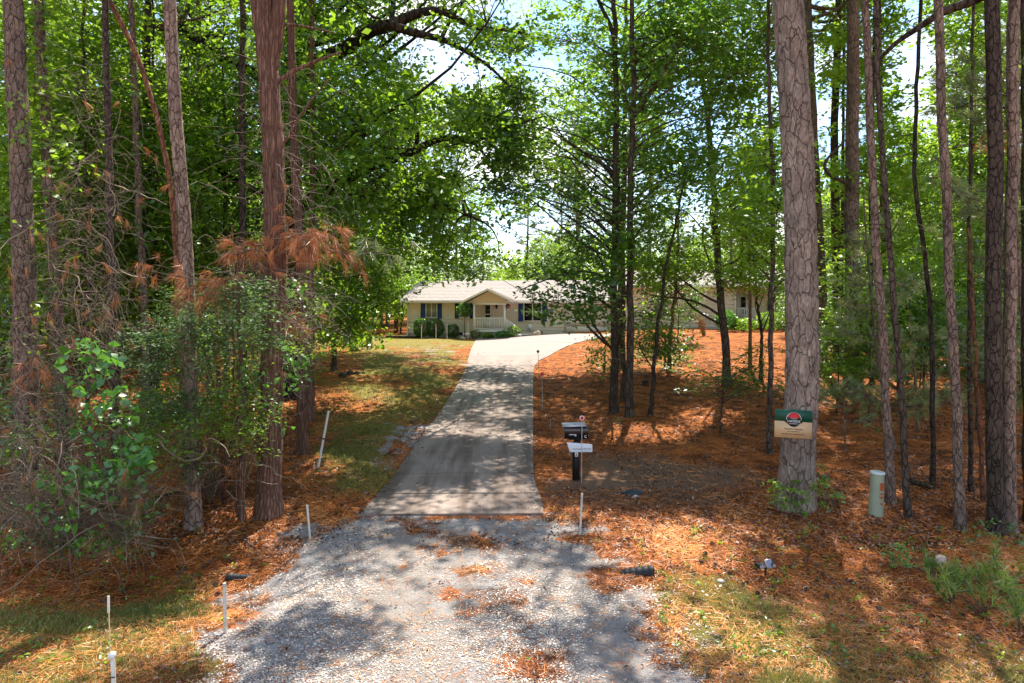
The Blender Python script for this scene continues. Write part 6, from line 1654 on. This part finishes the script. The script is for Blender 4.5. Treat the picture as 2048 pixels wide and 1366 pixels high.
# dead leaves
P = np.concatenate([screen_pts(9000, 680, 1400, power=.7), screen_pts(2500, 1000, 1400, 1250, 2210)]); g_, r_, d_ = covers(P[:, 0], P[:, 1])
P = P[~on_drive(P) & (rng.uniform(0, 1, len(P)) > np.clip(.55 * g_ + 1.3 * r_ + .55 * d_, 0, .97))]
m = MB(); leaf_faces(m, P + np.array([0, 0, .022]), rng.uniform(.03, .075, len(P)) * (1 + P[:, 1] / 60), .45, rng, up=.75, droop=0, fold=.6)
tag(m.build('leaf_litter', MATS['litter_leaf']), 'dry brown leaves scattered over the straw', 'leaf litter', kind='stuff')
P = screen_pts(34000, 680, 1100, power=.8); g_, r_, d_ = covers(P[:, 0], P[:, 1]); P = P[~on_drive(P) & (rng.uniform(0, 1, len(P)) > np.clip(.6 * g_ + .85 * r_ + .35 * d_, 0, .97)) & (fbm(P[:, 0], P[:, 1], .8, 3, 17) > -.35)]
m = MB(); leaf_quads(m, P + np.array([0, 0, .03]), rng.uniform(.03, .06, len(P)) * (1 + P[:, 1] / 30), .5, rng, up=.6, droop=0)
tag(m.build('leaf_fragments', MATS['litter_leaf']), 'broken dry leaves mixed into the straw of the slope', 'leaf litter', kind='stuff')
# some straw and twigs blown onto the gravel and drive edge
P = screen_pts(30000, 700, 1034, 700, 1270); px_, py_ = proj(P)
e_ = np.minimum(np.abs(px_ - np.interp(py_, [700, 732, 789, 851, 900, 968, 1030], [942, 934, 904, 863, 825, 776, 722])), np.abs(px_ - np.interp(py_, [700, 713, 732, 965, 990, 1030], [1120, 1098, 1068, 1068, 1079, 1086])))
P = P[on_drive(P) & (rng.uniform(0, 1, len(P)) < .02 + .5 * np.exp(-e_ / 9))]
m = MB(); leaf_quads(m, P + np.array([0, 0, .042]), rng.uniform(.02, .07, len(P)) * (1 + P[:, 1] / 40), .25, rng, up=.9, droop=0)
tag(m.build('driveway_debris', MATS['litter_leaf']), 'dry needles and leaf bits drifted along the edges of the slab', 'leaf litter', kind='stuff')
# grass
P = np.concatenate([screen_pts(330000, 1110, 1430), screen_pts(90000, 690, 1000, 600, 960)]); g_, r_, d_ = covers(P[:, 0], P[:, 1])
pn = fbm(P[:, 0], P[:, 1], 2.2, 3, 6)
P = P[~on_drive(P) & (rng.uniform(0, 1, len(P)) < np.clip(g_ * 1.05 * (.55 + .8 * pn) - .9 * r_, .0, 1))]
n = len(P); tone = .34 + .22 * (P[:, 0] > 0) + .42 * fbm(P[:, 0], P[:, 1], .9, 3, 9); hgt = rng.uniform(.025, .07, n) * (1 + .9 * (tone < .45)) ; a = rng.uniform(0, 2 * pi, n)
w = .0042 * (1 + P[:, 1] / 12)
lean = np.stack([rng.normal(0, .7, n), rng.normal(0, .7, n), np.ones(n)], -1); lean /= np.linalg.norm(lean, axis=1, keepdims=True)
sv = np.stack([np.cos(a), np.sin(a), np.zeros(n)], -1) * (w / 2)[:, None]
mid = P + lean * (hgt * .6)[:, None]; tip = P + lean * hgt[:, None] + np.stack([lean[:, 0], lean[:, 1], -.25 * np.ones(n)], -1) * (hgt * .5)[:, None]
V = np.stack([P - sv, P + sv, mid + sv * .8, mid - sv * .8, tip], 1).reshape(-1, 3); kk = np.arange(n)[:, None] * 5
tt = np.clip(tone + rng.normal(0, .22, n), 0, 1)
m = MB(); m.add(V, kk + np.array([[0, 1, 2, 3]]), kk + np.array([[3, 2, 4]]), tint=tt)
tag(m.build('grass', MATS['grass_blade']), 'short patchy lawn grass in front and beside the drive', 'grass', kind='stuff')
# gravel
P = np.concatenate([screen_pts(150000, 1024, 1430, 330, 1480), screen_pts(9000, 690, 940, 700, 960)]); g_, r_, d_ = covers(P[:, 0], P[:, 1])
nb_ = fbm(P[:, 0], P[:, 1], 1.3, 3, 12)
P = P[~on_drive(P) & (rng.uniform(0, 1, len(P)) < np.clip(r_ * (.40 + .95 * nb_) + .2 * (r_ > .1) * (r_ < .7), 0.03 * (r_ > .05), .9) * (1 - .5 * tracks(P[:, 0], P[:, 1])))]
n = len(P); s_ = rng.lognormal(-4.98, .34, n) * (1 + P[:, 1] / 70); an = rng.uniform(0, 2 * pi, n)
base = np.array([(1, 0, .15), (.25, .9, .1), (-.8, .55, .2), (-.85, -.5, .1), (.3, -.95, .2), (.1, .05, .62), (0, 0, -.5)])
base = base[None] * (1 + rng.normal(0, .22, (n, 7, 3))); ca, sa = np.cos(an)[:, None], np.sin(an)[:, None]
V = np.stack([base[..., 0] * ca - base[..., 1] * sa, base[..., 0] * sa + base[..., 1] * ca, base[..., 2]], -1) * s_[:, None, None] + P[:, None, :] + np.array([0, 0, .004])
F_ = np.array([(0, 1, 5), (1, 2, 5), (2, 3, 5), (3, 4, 5), (4, 0, 5)])
m = MB(); m.add(V.reshape(-1, 3), t=(np.arange(n)[:, None, None] * 7 + F_[None]).reshape(-1, 3), tint=np.repeat(np.clip(rng.normal(.46, .26, n), 0, 1), 5))
tag(m.build('gravel_stones', MATS['stone_chip']), 'loose pale gravel chips spread over the drive apron', 'gravel', kind='stuff')
# a few leaf-like weeds in the straw
P = screen_pts(700, 1060, 1330, -100, 2200); g_, r_, d_ = covers(P[:, 0], P[:, 1]); P = P[(r_ < .2)]
m = MB(); spray(m, P + np.array([0, 0, .05]), .07, 7, .05, .5, rng, flat=.4, up=.7); tag(m.build('small_weeds', MATS['forest_leaf']), 'tiny green weeds sprouting through straw and grass', 'weeds', kind='stuff')
